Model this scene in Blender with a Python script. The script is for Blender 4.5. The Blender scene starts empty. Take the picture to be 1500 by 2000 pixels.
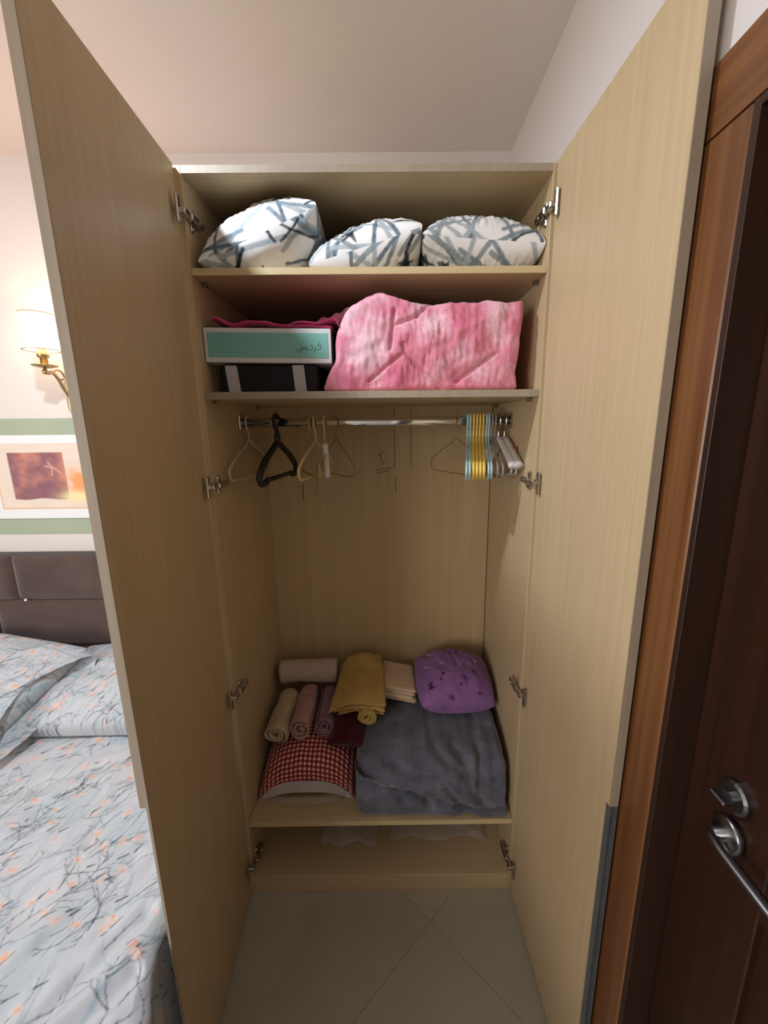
import bpy, math, random
import numpy as np
from mathutils import Matrix, Vector

scene = bpy.context.scene
C = scene.collection
PI = math.pi
random.seed(7)

# ------------------------------------------------------------------ camera
def look(yaw, pitch, roll):
    y, p, r = map(math.radians, (yaw, pitch, roll))
    f = Vector((math.sin(y)*math.cos(p), math.cos(y)*math.cos(p), math.sin(p)))
    rt = Vector((math.cos(y), -math.sin(y), 0)); up = rt.cross(f)
    r2 = rt*math.cos(r) + up*math.sin(r); u2 = -rt*math.sin(r) + up*math.cos(r)
    return Matrix((r2, u2, -f)).transposed()
cam = bpy.data.cameras.new('camera'); camo = bpy.data.objects.new('camera', cam); C.objects.link(camo)
M4 = look(0.2838, -12.2718, -0.5528).to_4x4(); M4.translation = (0.0533, -1.1388, 1.6263)
camo.matrix_world = M4
cam.sensor_fit = 'VERTICAL'; cam.sensor_height = 36; cam.sensor_width = 27
cam.lens = 798.13/2000*36
cam.shift_x = -21.8/2000; cam.shift_y = 4.1/2000
cam.clip_start = 0.01
scene.camera = camo

# ------------------------------------------------------------------ world, lamps, exposure
w = bpy.data.worlds.new('world'); scene.world = w; w.use_nodes = True
w.node_tree.nodes['Background'].inputs[0].default_value = (0.75, 0.85, 1.0, 1)
w.node_tree.nodes['Background'].inputs[1].default_value = 0.6
def lamp(name, kind, loc, power, color, rot=(0, 0, 0), **kw):
    l = bpy.data.lights.new(name, kind); l.energy = power; l.color = color
    for k, v in kw.items(): setattr(l, k, v)
    o = bpy.data.objects.new(name, l); o.location = loc; o.rotation_euler = rot; C.objects.link(o); return o
# cool ceiling lamp in front of the wardrobe, left of the camera
lamp('ceiling_lamp_light', 'AREA', (-0.71, -0.43, 2.585), 13.5, (0.84, 0.91, 1.0), shape='DISK', size=0.085)
# daylight through the window of the wall behind the camera
lamp('window_daylight', 'AREA', (-2.28, -3.02, 1.55), 35.0, (1.0, 0.95, 0.90), (math.radians(90), 0, 0), shape='RECTANGLE', size=1.2, size_y=1.3)
vs = scene.view_settings
vs.view_transform = 'Standard'; vs.look = 'None'; vs.gamma = 1; vs.use_curve_mapping = False
vs.exposure = 0.74

# ------------------------------------------------------------------ helpers
WL = {}
def tag(o, label=None, cat=None, group=None, kind=None):
    if label: o['label'] = label
    if cat: o['category'] = cat
    if group: o['group'] = group
    if kind: o['kind'] = kind
    return o
def thing(name, label, cat, loc=(0, 0, 0), rotz=0, group=None, kind=None):
    o = bpy.data.objects.new(name, None); C.objects.link(o)
    o.empty_display_size = 0.05
    o.location = loc; o.rotation_euler = (0, 0, rotz); WL[o.name] = np.array(loc, float)
    return tag(o, label, cat, group, kind)
def mesh(name, V, F, mat, parent=None, local=False, smooth=False, col=None, uv=None, base=None):
    """one mesh object; V in world space unless local (then in the parent's space)"""
    V = np.asarray(V, float)
    off = np.zeros(3)
    if parent is not None and not local: off = WL[parent.name]
    own = np.zeros(3)
    if parent is None:
        own = np.array(base if base is not None else [(V[:, 0].min()+V[:, 0].max())/2, (V[:, 1].min()+V[:, 1].max())/2, V[:, 2].min()])
        off = own
    me = bpy.data.meshes.new(name)
    L = V - off
    if isinstance(F, np.ndarray):
        n = len(F); k = F.shape[1]
        me.vertices.add(len(L)); me.vertices.foreach_set('co', L.astype(np.float32).ravel())
        me.loops.add(n*k); me.loops.foreach_set('vertex_index', F.astype(np.int32).ravel())
        me.polygons.add(n); me.polygons.foreach_set('loop_start', np.arange(0, n*k, k, dtype=np.int32))
        me.update(calc_edges=True)
    else:
        me.from_pydata(L.tolist(), [], F)
    me.validate()
    if smooth: me.polygons.foreach_set('use_smooth', np.ones(len(me.polygons), bool))
    if col is not None:
        a = me.color_attributes.new('Col', 'FLOAT_COLOR', 'POINT')
        a.data.foreach_set('color', np.hstack([col, np.ones((len(col), 1))]).astype(np.float32).ravel())
    if uv is not None:
        l = me.uv_layers.new(name='UVMap'); vi = np.zeros(len(me.loops), np.int32); me.loops.foreach_get('vertex_index', vi)
        l.data.foreach_set('uv', np.asarray(uv)[vi].astype(np.float32).ravel())
    if mat is not None: me.materials.append(mat)
    o = bpy.data.objects.new(name, me); C.objects.link(o)
    if parent is not None: o.parent = parent; WL[o.name] = WL[parent.name]
    else: o.location = own; WL[o.name] = own
    return o
class MB:
    """collects shapes of one mesh"""
    def __init__(s): s.V = []; s.F = []; s.n = 0
    def add(s, V, F):
        V = np.asarray(V, float)
        s.V.append(V); s.F += [tuple(int(i)+s.n for i in f) for f in F]; s.n += len(V); return s
    def box(s, x0, x1, y0, y1, z0, z1, bv=0.0015):
        """box with chamfered edges"""
        bv = min(bv, .45*min(x1-x0, y1-y0, z1-z0)); c = np.array([(x0+x1)/2, (y0+y1)/2, (z0+z1)/2]); h = np.array([x1-x0, y1-y0, z1-z0])/2
        V = []; idx = {}
        for sx in (-1, 1):
            for sy in (-1, 1):
                for sz in (-1, 1):
                    sg = np.array([sx, sy, sz])
                    for a in range(3):
                        p = h - bv; p[a] = h[a]; idx[(sx, sy, sz, a)] = len(V); V.append(c+sg*p)
        F = []
        o = lambda a: [i for i in range(3) if i != a]
        for a in range(3):
            b, d = o(a)
            for sa in (-1, 1):
                q = []
                for sb, sd in ((-1, -1), (1, -1), (1, 1), (-1, 1)):
                    t = [0, 0, 0]; t[a] = sa; t[b] = sb; t[d] = sd; q.append(idx[(*t, a)])
                flip = (sa < 0) ^ (a == 1)
                F.append(tuple(reversed(q)) if flip else tuple(q))
        for a in range(3):
            b, d = o(a)
            for sb in (-1, 1):
                for sd in (-1, 1):
                    t0 = [0]*3; t0[b] = sb; t0[d] = sd; t1 = t0[:]; t0[a] = -1; t1[a] = 1
                    F.append((idx[(*t0, b)], idx[(*t1, b)], idx[(*t1, d)], idx[(*t0, d)]))
        for sx in (-1, 1):
            for sy in (-1, 1):
                for sz in (-1, 1): F.append(tuple(idx[(sx, sy, sz, a)] for a in range(3)))
        return s.add(V, F)
    def prism(s, pts, z0, z1):
        n = len(pts); V = [(x, y, z0) for x, y in pts]+[(x, y, z1) for x, y in pts]
        F = [tuple(range(n))[::-1], tuple(range(n, 2*n))]+[(i, (i+1) % n, n+(i+1) % n, n+i) for i in range(n)]
        return s.add(V, F)
    def tube(s, path, ra, rb=None, n=8, ref=None, closed=False, cap=True):
        V, F = tube(path, ra, rb, n, ref, closed, cap); return s.add(V, F)
    def lathe(s, prof, origin, axis='Z', n=24):
        V, F = lathe(prof, origin, axis, n); return s.add(V, F)
    def xf(s, M):
        M = np.array(M); s.V = [np.c_[v, np.ones(len(v))] @ M.T for v in s.V]; s.V = [v[:, :3] for v in s.V]; return s
    def build(s, name, mat, parent=None, local=False, smooth=False, **k):
        o = mesh(name, np.vstack(s.V), s.F, mat, parent, local, smooth, **k)
        fix_normals(o); return o
def fix_normals(o):
    import bmesh
    bm = bmesh.new(); bm.from_mesh(o.data); bmesh.ops.recalc_face_normals(bm, faces=bm.faces); bm.to_mesh(o.data); bm.free()
def tube(path, ra, rb=None, n=8, ref=None, closed=False, cap=True):
    P = np.asarray(path, float); m = len(P)
    ra = np.broadcast_to(ra, m) if np.ndim(ra) else np.full(m, ra)
    rb = ra if rb is None else (np.broadcast_to(rb, m) if np.ndim(rb) else np.full(m, rb))
    T = np.roll(P, -1, 0)-np.roll(P, 1, 0) if closed else np.gradient(P, axis=0)
    T /= np.linalg.norm(T, axis=1)[:, None]+1e-12
    if ref is None: ref = np.array([1, 0, 0]) if abs(T[:, 0]).mean() < .6 else np.array([0, 0, 1])
    ref = np.asarray(ref, float)
    B = ref[None]-(T@ref)[:, None]*T; B /= np.linalg.norm(B, axis=1)[:, None]+1e-9
    N = np.cross(B, T)
    a = np.arange(n)/n*2*PI
    V = P[:, None]+N[:, None]*(ra[:, None, None]*np.cos(a)[None, :, None])+B[:, None]*(rb[:, None, None]*np.sin(a)[None, :, None])
    F = []
    for i in range(m if closed else m-1):
        j = (i+1) % m
        for k in range(n): F.append((i*n+k, i*n+(k+1) % n, j*n+(k+1) % n, j*n+k))
    if cap and not closed: F += [tuple(range(n))[::-1], tuple(range((m-1)*n, m*n))]
    return V.reshape(-1, 3), F
def lathe(prof, origin, axis='Z', n=24):
    a = np.arange(n)/n*2*PI; V = []; F = []
    for r, z in prof:
        ring = np.c_[r*np.cos(a), r*np.sin(a), np.full(n, z)]
        if axis == 'Y': ring = ring[:, [0, 2, 1]]
        if axis == 'X': ring = ring[:, [2, 0, 1]]
        V.append(ring+np.array(origin))
    m = len(prof)
    for i in range(m-1):
        for k in range(n): F.append((i*n+k, i*n+(k+1) % n, (i+1)*n+(k+1) % n, (i+1)*n+k))
    if prof[0][0] > 1e-6: F.append(tuple(range(n))[::-1])
    if prof[-1][0] > 1e-6: F.append(tuple(range((m-1)*n, m*n)))
    return np.vstack(V), F
def crom(pts, k=8, closed=False):
    """smooth curve through the points"""
    P = np.asarray(pts, float); n = len(P); out = []
    for i in range(n if closed else n-1):
        p1, p2 = P[i], P[(i+1) % n]
        p0 = P[i-1] if (i > 0 or closed) else 2*p1-p2
        p3 = P[(i+2) % n] if (i+2 < n or closed) else 2*p2-p1
        for t in np.arange(k)/k:
            out.append(.5*((2*p1)+(-p0+p2)*t+(2*p0-5*p1+4*p2-p3)*t*t+(-p0+3*p1-3*p2+p3)*t**3))
    if not closed: out.append(P[-1])
    return np.array(out)
def gridF(m, n, wrap=False, off=0):
    i, j = np.meshgrid(np.arange(m-1), np.arange(n if wrap else n-1), indexing='ij'); j2 = (j+1) % n
    return np.stack([i*n+j, i*n+j2, (i+1)*n+j2, (i+1)*n+j], -1).reshape(-1, 4)+off
def sn(P, freq, seed, octs=3, gain=.5, aniso=(1, 1, 1)):
    """smooth vectorised noise, about -1..1"""
    r = np.random.RandomState(seed); P = np.asarray(P)*np.array(aniso[:np.shape(P)[1]]); out = 0; amp = 1; tot = 0
    for o in range(octs):
        for k in range(5):
            d = r.normal(size=P.shape[1]); d /= np.linalg.norm(d)
            wv = r.normal(size=P.shape[1]); wv /= np.linalg.norm(wv)
            out = out+amp*np.sin(freq*(P@d)*2*PI+r.uniform(0, 6.28)+1.3*np.sin(freq*.7*(P@wv)*2*PI+r.uniform(0, 6.28)))/2.2
        tot += amp; amp *= gain; freq *= 2.03
    return out/tot/1.0
def segdist(P, a, b):
    a = np.asarray(a, float); b = np.asarray(b, float); ab = b-a
    t = np.clip(((P-a)@ab)/(ab@ab+1e-12), 0, 1); return np.linalg.norm(P-a-t[:, None]*ab, axis=1)
def polydist(P, pts): return np.min([segdist(P, pts[i], pts[i+1]) for i in range(len(pts)-1)], axis=0)

# ------------------------------------------------------------------ materials
def s2l(c): return tuple(((x/255)/12.92 if x/255 <= .04045 else ((x/255+.055)/1.055)**2.4) for x in c)
class N:
    def __init__(s, name):
        s.m = bpy.data.materials.new(name); s.m.use_nodes = True; s.t = s.m.node_tree; s.b = s.t.nodes['Principled BSDF']
        s.out = s.t.nodes['Material Output']
    def new(s, t, **k):
        n = s.t.nodes.new(t)
        for a, v in k.items():
            if a.startswith('i_'): n.inputs[a[2:].replace('_', ' ')].default_value = v
            else: setattr(n, a, v)
        return n
    def link(s, a, b): s.t.links.new(a, b)
    def ramp(s, fac, stops):
        r = s.new('ShaderNodeValToRGB'); e = r.color_ramp.elements
        while len(e) < len(stops): e.new(.5)
        for x, (p, c) in zip(e, stops): x.position = p; x.color = (*c, 1)
        s.link(fac, r.inputs[0]); return r.outputs[0]
    def noise(s, scale, stretch=(1, 1, 1), detail=4, rough=.55, coord='Object', dist=0):
        tc = s.new('ShaderNodeTexCoord'); mp = s.new('ShaderNodeMapping'); mp.inputs['Scale'].default_value = stretch
        n = s.new('ShaderNodeTexNoise'); n.inputs['Scale'].default_value = scale; n.inputs['Detail'].default_value = detail; n.inputs['Roughness'].default_value = rough; n.inputs['Distortion'].default_value = dist
        s.link(tc.outputs[coord], mp.inputs[0]); s.link(mp.outputs[0], n.inputs['Vector']); return n.outputs['Fac']
    def mix(s, fac, a, b, mode='MIX'):
        n = s.new('ShaderNodeMix', data_type='RGBA', blend_type=mode)
        for v, i in ((fac, 0), (a, 6), (b, 7)):
            if hasattr(v, 'links') or hasattr(v, 'is_output'): s.link(v, n.inputs[i])
            elif i == 0: n.inputs[0].default_value = v
            else: n.inputs[i].default_value = (*v[:3], 1)
        return n.outputs[2]
    def bump(s, fac, strength=.2, dist=.002):
        n = s.new('ShaderNodeBump'); n.inputs['Strength'].default_value = strength; n.inputs['Distance'].default_value = dist
        s.link(fac, n.inputs['Height']); s.link(n.outputs[0], s.b.inputs['Normal'])
    def set(s, color=None, rough=.5, metal=0, spec=.5, sheen=0):
        if color is not None:
            if hasattr(color, 'is_output'): s.link(color, s.b.inputs['Base Color'])
            else: s.b.inputs['Base Color'].default_value = (*color, 1)
        s.b.inputs['Roughness'].default_value = rough; s.b.inputs['Metallic'].default_value = metal; s.b.inputs['Specular IOR Level'].default_value = spec
        s.b.inputs['Sheen Weight'].default_value = sheen
        return s
def wood(name, c1, c2, axis='Z', rough=.42, fine=90, spec=.4, coarse=3.0, bump=.05):
    n = N(name); st = {'Z': (1, 1, .03), 'X': (.03, 1, 1), 'Y': (1, .03, 1)}[axis]
    f = n.noise(fine, st, 3, .6); g = n.noise(coarse, st, 3, .5)
    a = n.ramp(f, [(.3, c1), (.72, c2)]); k = n.ramp(g, [(.3, (.94, .94, .94)), (.7, (1.04, 1.04, 1.04))])
    n.set(n.mix(1.0, a, k, 'MULTIPLY'), rough, 0, spec); n.bump(f, bump, .0008); return n.m
def plain(name, c, rough=.5, metal=0, spec=.5, sheen=0, var=.06, scale=6, bump=0, bscale=200):
    n = N(name); f = n.noise(scale, detail=3)
    a = n.ramp(f, [(.3, tuple(x*(1-var) for x in c)), (.7, tuple(min(1, x*(1+var)) for x in c))])
    n.set(a, rough, metal, spec, sheen)
    if bump: n.bump(n.noise(bscale, detail=2), bump, .001)
    return n.m
def fabric(name, c, c2=None, scale=8, rough=.9, sheen=.2, bump=.35, bscale=350):
    n = N(name); c2 = c2 or tuple(x*.86 for x in c)
    n.set(n.ramp(n.noise(scale, detail=5), [(.32, c2), (.68, c)]), rough, 0, .15, sheen); n.bump(n.noise(bscale, detail=2), bump, .0015); return n.m
def vcol(name, rough=.85, sheen=.15, bump=.2, bscale=500):
    n = N(name); a = n.new('ShaderNodeVertexColor', layer_name='Col')
    n.set(a.outputs[0], rough, 0, .2, sheen); n.bump(n.noise(bscale, detail=2), bump, .001); return n.m

LAM1, LAM2 = (.505, .381, .220), (.575, .441, .268)
M = {}
M['lam'] = wood('laminate_vertical', LAM1, LAM2, 'Z')
M['lamx'] = wood('laminate_horizontal', LAM1, LAM2, 'X')
M['back'] = wood('back_panel_laminate', (.49, .355, .19), (.56, .42, .235), 'Z', fine=40, bump=.02)
M['edge'] = wood('edge_banding', (.32, .265, .20), (.375, .31, .235), 'Z', rough=.5)
M['edgey'] = wood('shelf_edge_banding', (.56, .44, .24), (.62, .50, .29), 'X', rough=.5)
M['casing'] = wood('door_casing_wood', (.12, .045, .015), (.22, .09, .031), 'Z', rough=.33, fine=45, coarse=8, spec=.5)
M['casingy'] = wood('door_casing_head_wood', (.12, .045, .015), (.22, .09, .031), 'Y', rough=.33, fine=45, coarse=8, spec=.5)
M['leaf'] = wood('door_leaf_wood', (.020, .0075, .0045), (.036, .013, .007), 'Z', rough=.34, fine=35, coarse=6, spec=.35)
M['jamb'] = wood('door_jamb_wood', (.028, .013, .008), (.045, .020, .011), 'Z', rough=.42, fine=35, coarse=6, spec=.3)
M['wall'] = plain('wall_paint', (.70, .655, .63), .85, spec=.2, var=.015, scale=3, bump=.06, bscale=120)
M['ceil'] = plain('ceiling_paint', (.82, .75, .715), .9, spec=.15, var=.015, scale=2, bump=.04, bscale=100)
M['green'] = plain('green_wall_band', (.36, .42, .31), .8, spec=.2, var=.04, scale=5)
M['nickel'] = plain('nickel_metal', (.55, .52, .47), .22, 1, var=.1, scale=60)
M['chrome'] = plain('chrome_rail', (.78, .80, .84), .10, 1, var=.02, scale=30)
M['darkmetal'] = plain('dark_hinge_metal', (.30, .28, .25), .32, 1, var=.15, scale=50)
M['alu'] = plain('anodised_aluminium', (.17, .19, .20), .4, .5, var=.08, scale=30)
M['brass'] = plain('brushed_brass', (.46, .33, .16), .32, 1, var=.1, scale=30)
M['steel'] = plain('satin_steel', (.22, .22, .23), .30, 1, var=.05, scale=30)
M['tile'] = None
# ================================================================== the room
XR, YB, ZC = 0.505, 0.62, 2.612
XL, YF = -3.0, -3.05
n = N('floor_tile'); f = n.noise(2.5, detail=6, dist=.6)
n.set(n.ramp(f, [(.3, (.38, .36, .285)), (.55, (.43, .405, .33)), (.75, (.47, .445, .37))]), .22, 0, .5); n.bump(n.noise(30), .02, .001); M['tile'] = n.m
M['grout'] = plain('grout', (.34, .32, .26), .9)
fl = MB().box(XL, XR+.1, YF, YB, -.06, -.0022, 0).build('floor', M['grout']); tag(fl, 'polished beige stone tile floor laid on the diagonal', kind='structure')
# square tiles laid diagonally, clipped to the room
T = .60
def clip(poly, xmin, xmax, ymin, ymax):
    for ax, lim, sg in ((0, xmin, 1), (0, xmax, -1), (1, ymin, 1), (1, ymax, -1)):
        out = []
        for i in range(len(poly)):
            a, b = poly[i], poly[(i+1) % len(poly)]; da, db = sg*(a[ax]-lim), sg*(b[ax]-lim)
            if da >= 0: out.append(a)
            if da*db < 0: t = da/(da-db); out.append((a[0]+t*(b[0]-a[0]), a[1]+t*(b[1]-a[1])))
        poly = out
        if not poly: return []
    return poly
r2 = math.sqrt(2); px, py = .161, -.0925        # a joint crossing
for i in range(-9, 10):
    for j in range(-9, 10):
        g = .0006; c = []
        for a, b in ((0, 0), (1, 0), (1, 1), (0, 1)):
            u = (i+a)*T+(g if a == 0 else -g); v = (j+b)*T+(g if b == 0 else -g)
            c.append((px+(u-v)/r2, py+(u+v)/r2))
        c = clip(c, XL+.002, XR+.05, YF+.002, YB-.002)
        if len(c) < 3: continue
        mx = sum(p[0] for p in c)/len(c); my = sum(p[1] for p in c)/len(c)
        MB().prism(c, -.0021, 0).build('tile', M['tile'], fl)
def wallbox(name, boxes, mat, label):
    m = MB()
    for b in boxes: m.box(*b, 0)
    return tag(m.build(name, mat), label, kind='structure')
wb = wallbox('wall_back', [(XL-.1, XR+.15, YB, YB+.1, -.06, ZC+.1)], M['wall'], 'off-white wall behind the bed and wardrobe')
wallbox('ceiling', [(XL-.1, XR+.15, YF-.1, YB, ZC, ZC+.1)], M['ceil'], 'plain matt ceiling over the wardrobe')
DY0, DY1, DZ = -.552, -1.42, 2.006          # door opening in the right wall
wallbox('wall_right', [(XR, XR+.15, DY0, YB, -.06, ZC), (XR, XR+.15, DY1, DY0, DZ, ZC), (XR, XR+.15, YF, DY1, -.06, ZC)], M['wall'], 'off-white wall beside the wardrobe with the dark door')
wallbox('wall_left', [(XL-.1, XL, YF, YB, -.06, ZC)], M['wall'], 'off-white wall on the far side of the bed')
wallbox('wall_front', [(XL, -2.88, YF-.1, YF, -.06, ZC), (-1.68, XR+.15, YF-.1, YF, -.06, ZC), (-2.88, -1.68, YF-.1, YF, -.06, .9), (-2.88, -1.68, YF-.1, YF, 2.2, ZC)], M['wall'], 'off-white wall with the window behind the camera')
# window frame in that opening
wf = thing('window_1', 'white framed window behind the camera', None, (-2.28, YF, .9), kind='structure')
m = MB()
for x in (-2.88, -2.30, -1.72): m.box(x, x+.04, YF-.07, YF-.03, .9, 2.2)
m.box(-2.88, -1.68, YF-.07, YF-.03, .9, .94); m.box(-2.88, -1.68, YF-.07, YF-.03, 2.16, 2.2)
m.build('window_frame', M['wall'], wf)
# painted bands on the back wall
for k, (a, b) in enumerate(((1.602, 1.668), (1.172, 1.241))):
    t = MB().box(XL, -.47, YB-.003, YB, a, b, .0005).build('trim_%d' % (k+1), M['green'])
    tag(t, ('sage green band on the wall above the abstract print', 'sage green band on the wall below the abstract print')[k], kind='structure')

# ---- dark wooden room door in the right wall
d = thing('door_1', 'dark brown wooden room door with brown casing and steel lever', None, (XR, -1.0, 0), kind='structure')
MB().box(.495, XR, -.552, -.466, .0, 2.006, .003).build('casing', M['casing'], d)
hd = MB(); hd.add([(x, y, z) for x in (.495, XR) for (y, z) in ((-.466, 2.0965), (-.466, 2.007), (-.552, 2.007), (-1.42, 2.007), (-1.50, 2.0965))],
      [(0, 1, 2, 3, 4), (9, 8, 7, 6, 5), (0, 5, 6, 1), (1, 6, 7, 2), (2, 7, 8, 3), (3, 8, 9, 4), (4, 9, 5, 0)]).build('casing_head', M['casingy'], d)
MB().box(.495, XR, -1.50, -1.42, 0, 2.006, .003).build('casing', M['casing'], d)
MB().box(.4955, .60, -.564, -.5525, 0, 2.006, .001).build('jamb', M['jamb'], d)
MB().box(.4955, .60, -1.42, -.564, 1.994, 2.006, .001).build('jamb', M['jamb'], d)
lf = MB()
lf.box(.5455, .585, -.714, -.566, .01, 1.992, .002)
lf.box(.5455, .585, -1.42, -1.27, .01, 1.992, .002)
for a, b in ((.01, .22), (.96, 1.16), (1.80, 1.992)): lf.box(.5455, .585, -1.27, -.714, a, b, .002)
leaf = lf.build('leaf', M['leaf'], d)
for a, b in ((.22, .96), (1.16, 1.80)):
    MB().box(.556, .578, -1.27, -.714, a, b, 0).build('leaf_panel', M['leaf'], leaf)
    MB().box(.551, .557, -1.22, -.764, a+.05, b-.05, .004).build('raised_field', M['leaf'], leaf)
lev = MB(); lev.lathe([(.0, .5455), (.026, .5455), (.026, .537), (.022, .534), (.010, .534), (.0095, .517), (0, .517)], (0, -.655, 1.035), 'X', 20)
lev.tube(crom([(.522, -.652, 1.035), (.514, -.668, 1.035), (.513, -.70, 1.034), (.515, -.775, 1.031)], 6), .009, .006, 10, ref=(0, 0, 1)); lev.build('lever_handle', M['steel'], leaf, smooth=True)
lev = MB(); lev.lathe([(0, .5455), (.024, .5455), (.024, .538), (.020, .535), (.009, .535), (.009, .528), (0, .528)], (0, -.655, 1.10), 'X', 20); lev.box(.512, .530, -.668, -.642, 1.097, 1.103, .002)
lev.build('thumb_turn', M['steel'], leaf)

# ================================================================== wardrobe
ZT, ZTB, Z1, Z1B, Z2, Z2B, Z3, Z3B, ZP = 2.2412, 2.2243, 2.0179, 2.0009, 1.7174, 1.6985, .3055, .288, .0702
D = .513; H = .45; TK = .018
W = thing('wardrobe', 'tall light wood laminate wardrobe with both doors standing open', 'wardrobe', (0, .25, 0))
for s in (-1, 1):
    a, b = sorted((s*H, s*(H+TK)))
    MB().box(a, b, 0, D+TK, 0, ZT, .0008).build('side_panel', M['lam'], W)
tp = MB().box(-H, H, 0.002, D+TK, ZTB, ZT, .0008).build('top_panel', M['lamx'], W)
MB().box(-H, H, .001, .0022, ZTB, ZT, 0).build('edge_band', M['edge'], tp)
bp = MB().box(-H, H-.003, D, D+TK*.8, .03, ZTB, .0005).build('back_panel', M['back'], W)
for zt, zb, front in ((Z1, Z1B, M['edgey']), (Z2, Z2B, M['edge']), (Z3, Z3B, M['edgey'])):
    sh = MB().box(-H+.0008, H-.0008, .004, D, zb, zt, .0008).build('shelf', M['lamx'], W)
    MB().box(-H+.0008, H-.0008, .002, .0042, zb, zt, .0006).build('edge_band', front, sh)
MB().box(-H, H, .02, D, ZP-TK, ZP, .0008).build('bottom_panel', M['lamx'], W)
MB().box(-H, H, .004, .02, 0.0005, ZP, .0008).build('plinth', M['lamx'], W)
# pencilled mark and scratches on the back panel
M['pencil'] = plain('pencil_line', (.07, .045, .025), .8)
M['scratch'] = plain('scratch_line', (.22, .15, .07), .8)
marks = [([(-0.005, 1.514), (0.003, 1.508), (0.009, 1.514), (0.012, 1.526)], .0014, 'pencil'), ([(0.003, 1.51), (0.01, 1.49), (0.016, 1.471)], .0014, 'pencil'),
         ([(-0.016, 1.448), (0.014, 1.455), (0.042, 1.458), (0.043, 1.451)], .0012, 'pencil'), ([(-0.01, 1.437), (0.017, 1.443), (0.041, 1.449)], .0012, 'pencil'),
         ([(0.061, 1.690), (0.062, 1.497), (0.059, 1.46)], .0016, 'scratch'), ([(0.065, 1.422), (0.065, 1.353)], .0016, 'scratch'), ([(0.127, 1.69), (0.126, 1.465)], .0015, 'scratch'),
         ([(-0.312, 1.395), (-0.313, 1.331)], .0016, 'pencil'), ([(-0.251, 1.506), (-0.258, 1.353)], .0012, 'scratch'), ([(-0.142, 1.419), (-0.1, 1.437), (-0.054, 1.456)], .0008, 'scratch')]
for p, r, k in marks:
    V, F = tube([(x, D-.0001, z) for x, z in crom(p, 5)], r, .0004, 6, ref=(0, 1, 0)); o = mesh('pencil_mark' if k == 'pencil' else 'scratch', V, F, M[k], bp)
# doors: hinge point and free end of the inner face in plan
def door(hx, hy, fx, fy, s):
    h = np.array([hx, hy]); f = np.array([fx, fy]); u = f-h; L = np.linalg.norm(u); u /= L; nrm = np.array([-u[1], u[0]])
    if nrm[0]*s < 0: nrm = -nrm
    t = .017; zb, ze, zn = .008, ZT-.0005, .893
    pt = lambda a, b: tuple(h+u*a+nrm*b)
    m = MB()
    m.prism([pt(0, 0), pt(L, 0), pt(L, t), pt(0, t)], zn, ze)
    m.prism([pt(0, 0), pt(L, 0), pt(L, .0055), pt(L-.028, .0055), pt(L-.028, t), pt(0, t)], zb, zn) if s < 0 else m.prism([pt(0, 0), pt(L-.010, 0), pt(L-.010, t), pt(0, t)], zb, zn)
    o = m.build('door', M['lam'], W)
    e = MB()
    if s > 0: e.prism([pt(L-.001, 0), pt(L+.0008, 0), pt(L+.0008, t), pt(L-.001, t)], zn, ze)
    else:
        e.prism([pt(L-.001, 0), pt(L+.0008, 0), pt(L+.0008, t), pt(L-.001, t)], zn, ze)
        e.prism([pt(L-.001, 0), pt(L+.0008, 0), pt(L+.0008, .0055), pt(L-.001, .0055)], zb, zn)
    e.build('edge_band', M['edge'], o)
    p = MB()
    if s > 0:
        p.prism([pt(L-.010, -.0005), pt(L+.001, -.0005), pt(L+.001, .004), pt(L-.006, .004), pt(L-.006, t), pt(L-.010, t)], zb, zn-.001)
        p.prism([pt(L-.010, t), pt(L+.001, t), pt(L+.001, t-.003), pt(L-.010, t-.003)], zb, zn-.001)
    else: p.prism([pt(L-.031, .0057), pt(L-.012, .0057), pt(L-.012, .008), pt(L-.027, .008), pt(L-.027, t), pt(L-.031, t)], zb, zn-.001)
    p.build('handle_profile', M['alu'], o)
    return h, u, nrm
door(-.4645, -.006, -.4350, -.470, -1)
door(.4565, -.010, .4702, -.482, 1)
# concealed hinges
def hinge(x, s, z):
    h = MB()
    X = lambda a: x+s*a
    def bx(m, a0, a1, y0, y1, z0, z1, bv=.001): x0, x1 = sorted((X(a0), X(a1))); m.box(x0, x1, y0, y1, z0, z1, bv)
    # a runs from the side panel (0) into the cabinet (negative)
    bx(h, -.004, 0, .022, .038, z-.026, z+.026, .002)
    bx(h, -.006, 0, .014, .066, z-.008, z+.008, .002)
    o = h.build('hinge', M['nickel'], W)
    a = MB(); bx(a, -.018, -.005, .002, .070, z-.0085, z+.0085, .003); bx(a, -.014, .001, -.028, .004, z-.0075, z+.0075, .003)
    a.build('hinge_arm', M['nickel'], o)
    c = MB(); bx(c, -.0035, .0045, -.042, -.026, z-.031, z+.031, .003); c.build('cup_plate', M['nickel'], o)
    for dz in (-.019, .019):
        sc = MB().lathe([(0, 0), (.006, 0), (.0055, .003), (.003, .004), (0, .004)], (0, 0, 0), 'X', 10)
        sc.V = [v*np.array([-s, 1, 1])+np.array([X(-.004), .030, z+dz]) for v in sc.V]; sc.build('screw', M['nickel'], o)
    sc = MB().lathe([(0, 0), (.005, 0), (.0045, .003), (0, .0035)], (0, 0, 0), 'X', 10)
    sc.V = [v*np.array([-s, 1, 1])+np.array([X(-.018), .045, z]) for v in sc.V]; sc.build('screw', M['darkmetal'], o)
for z in (2.134, 1.464, .806, .140): hinge(-.4495, -1, z)
for z in (2.141, 1.467, .803, .129): hinge(.4495, 1, z)
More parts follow.
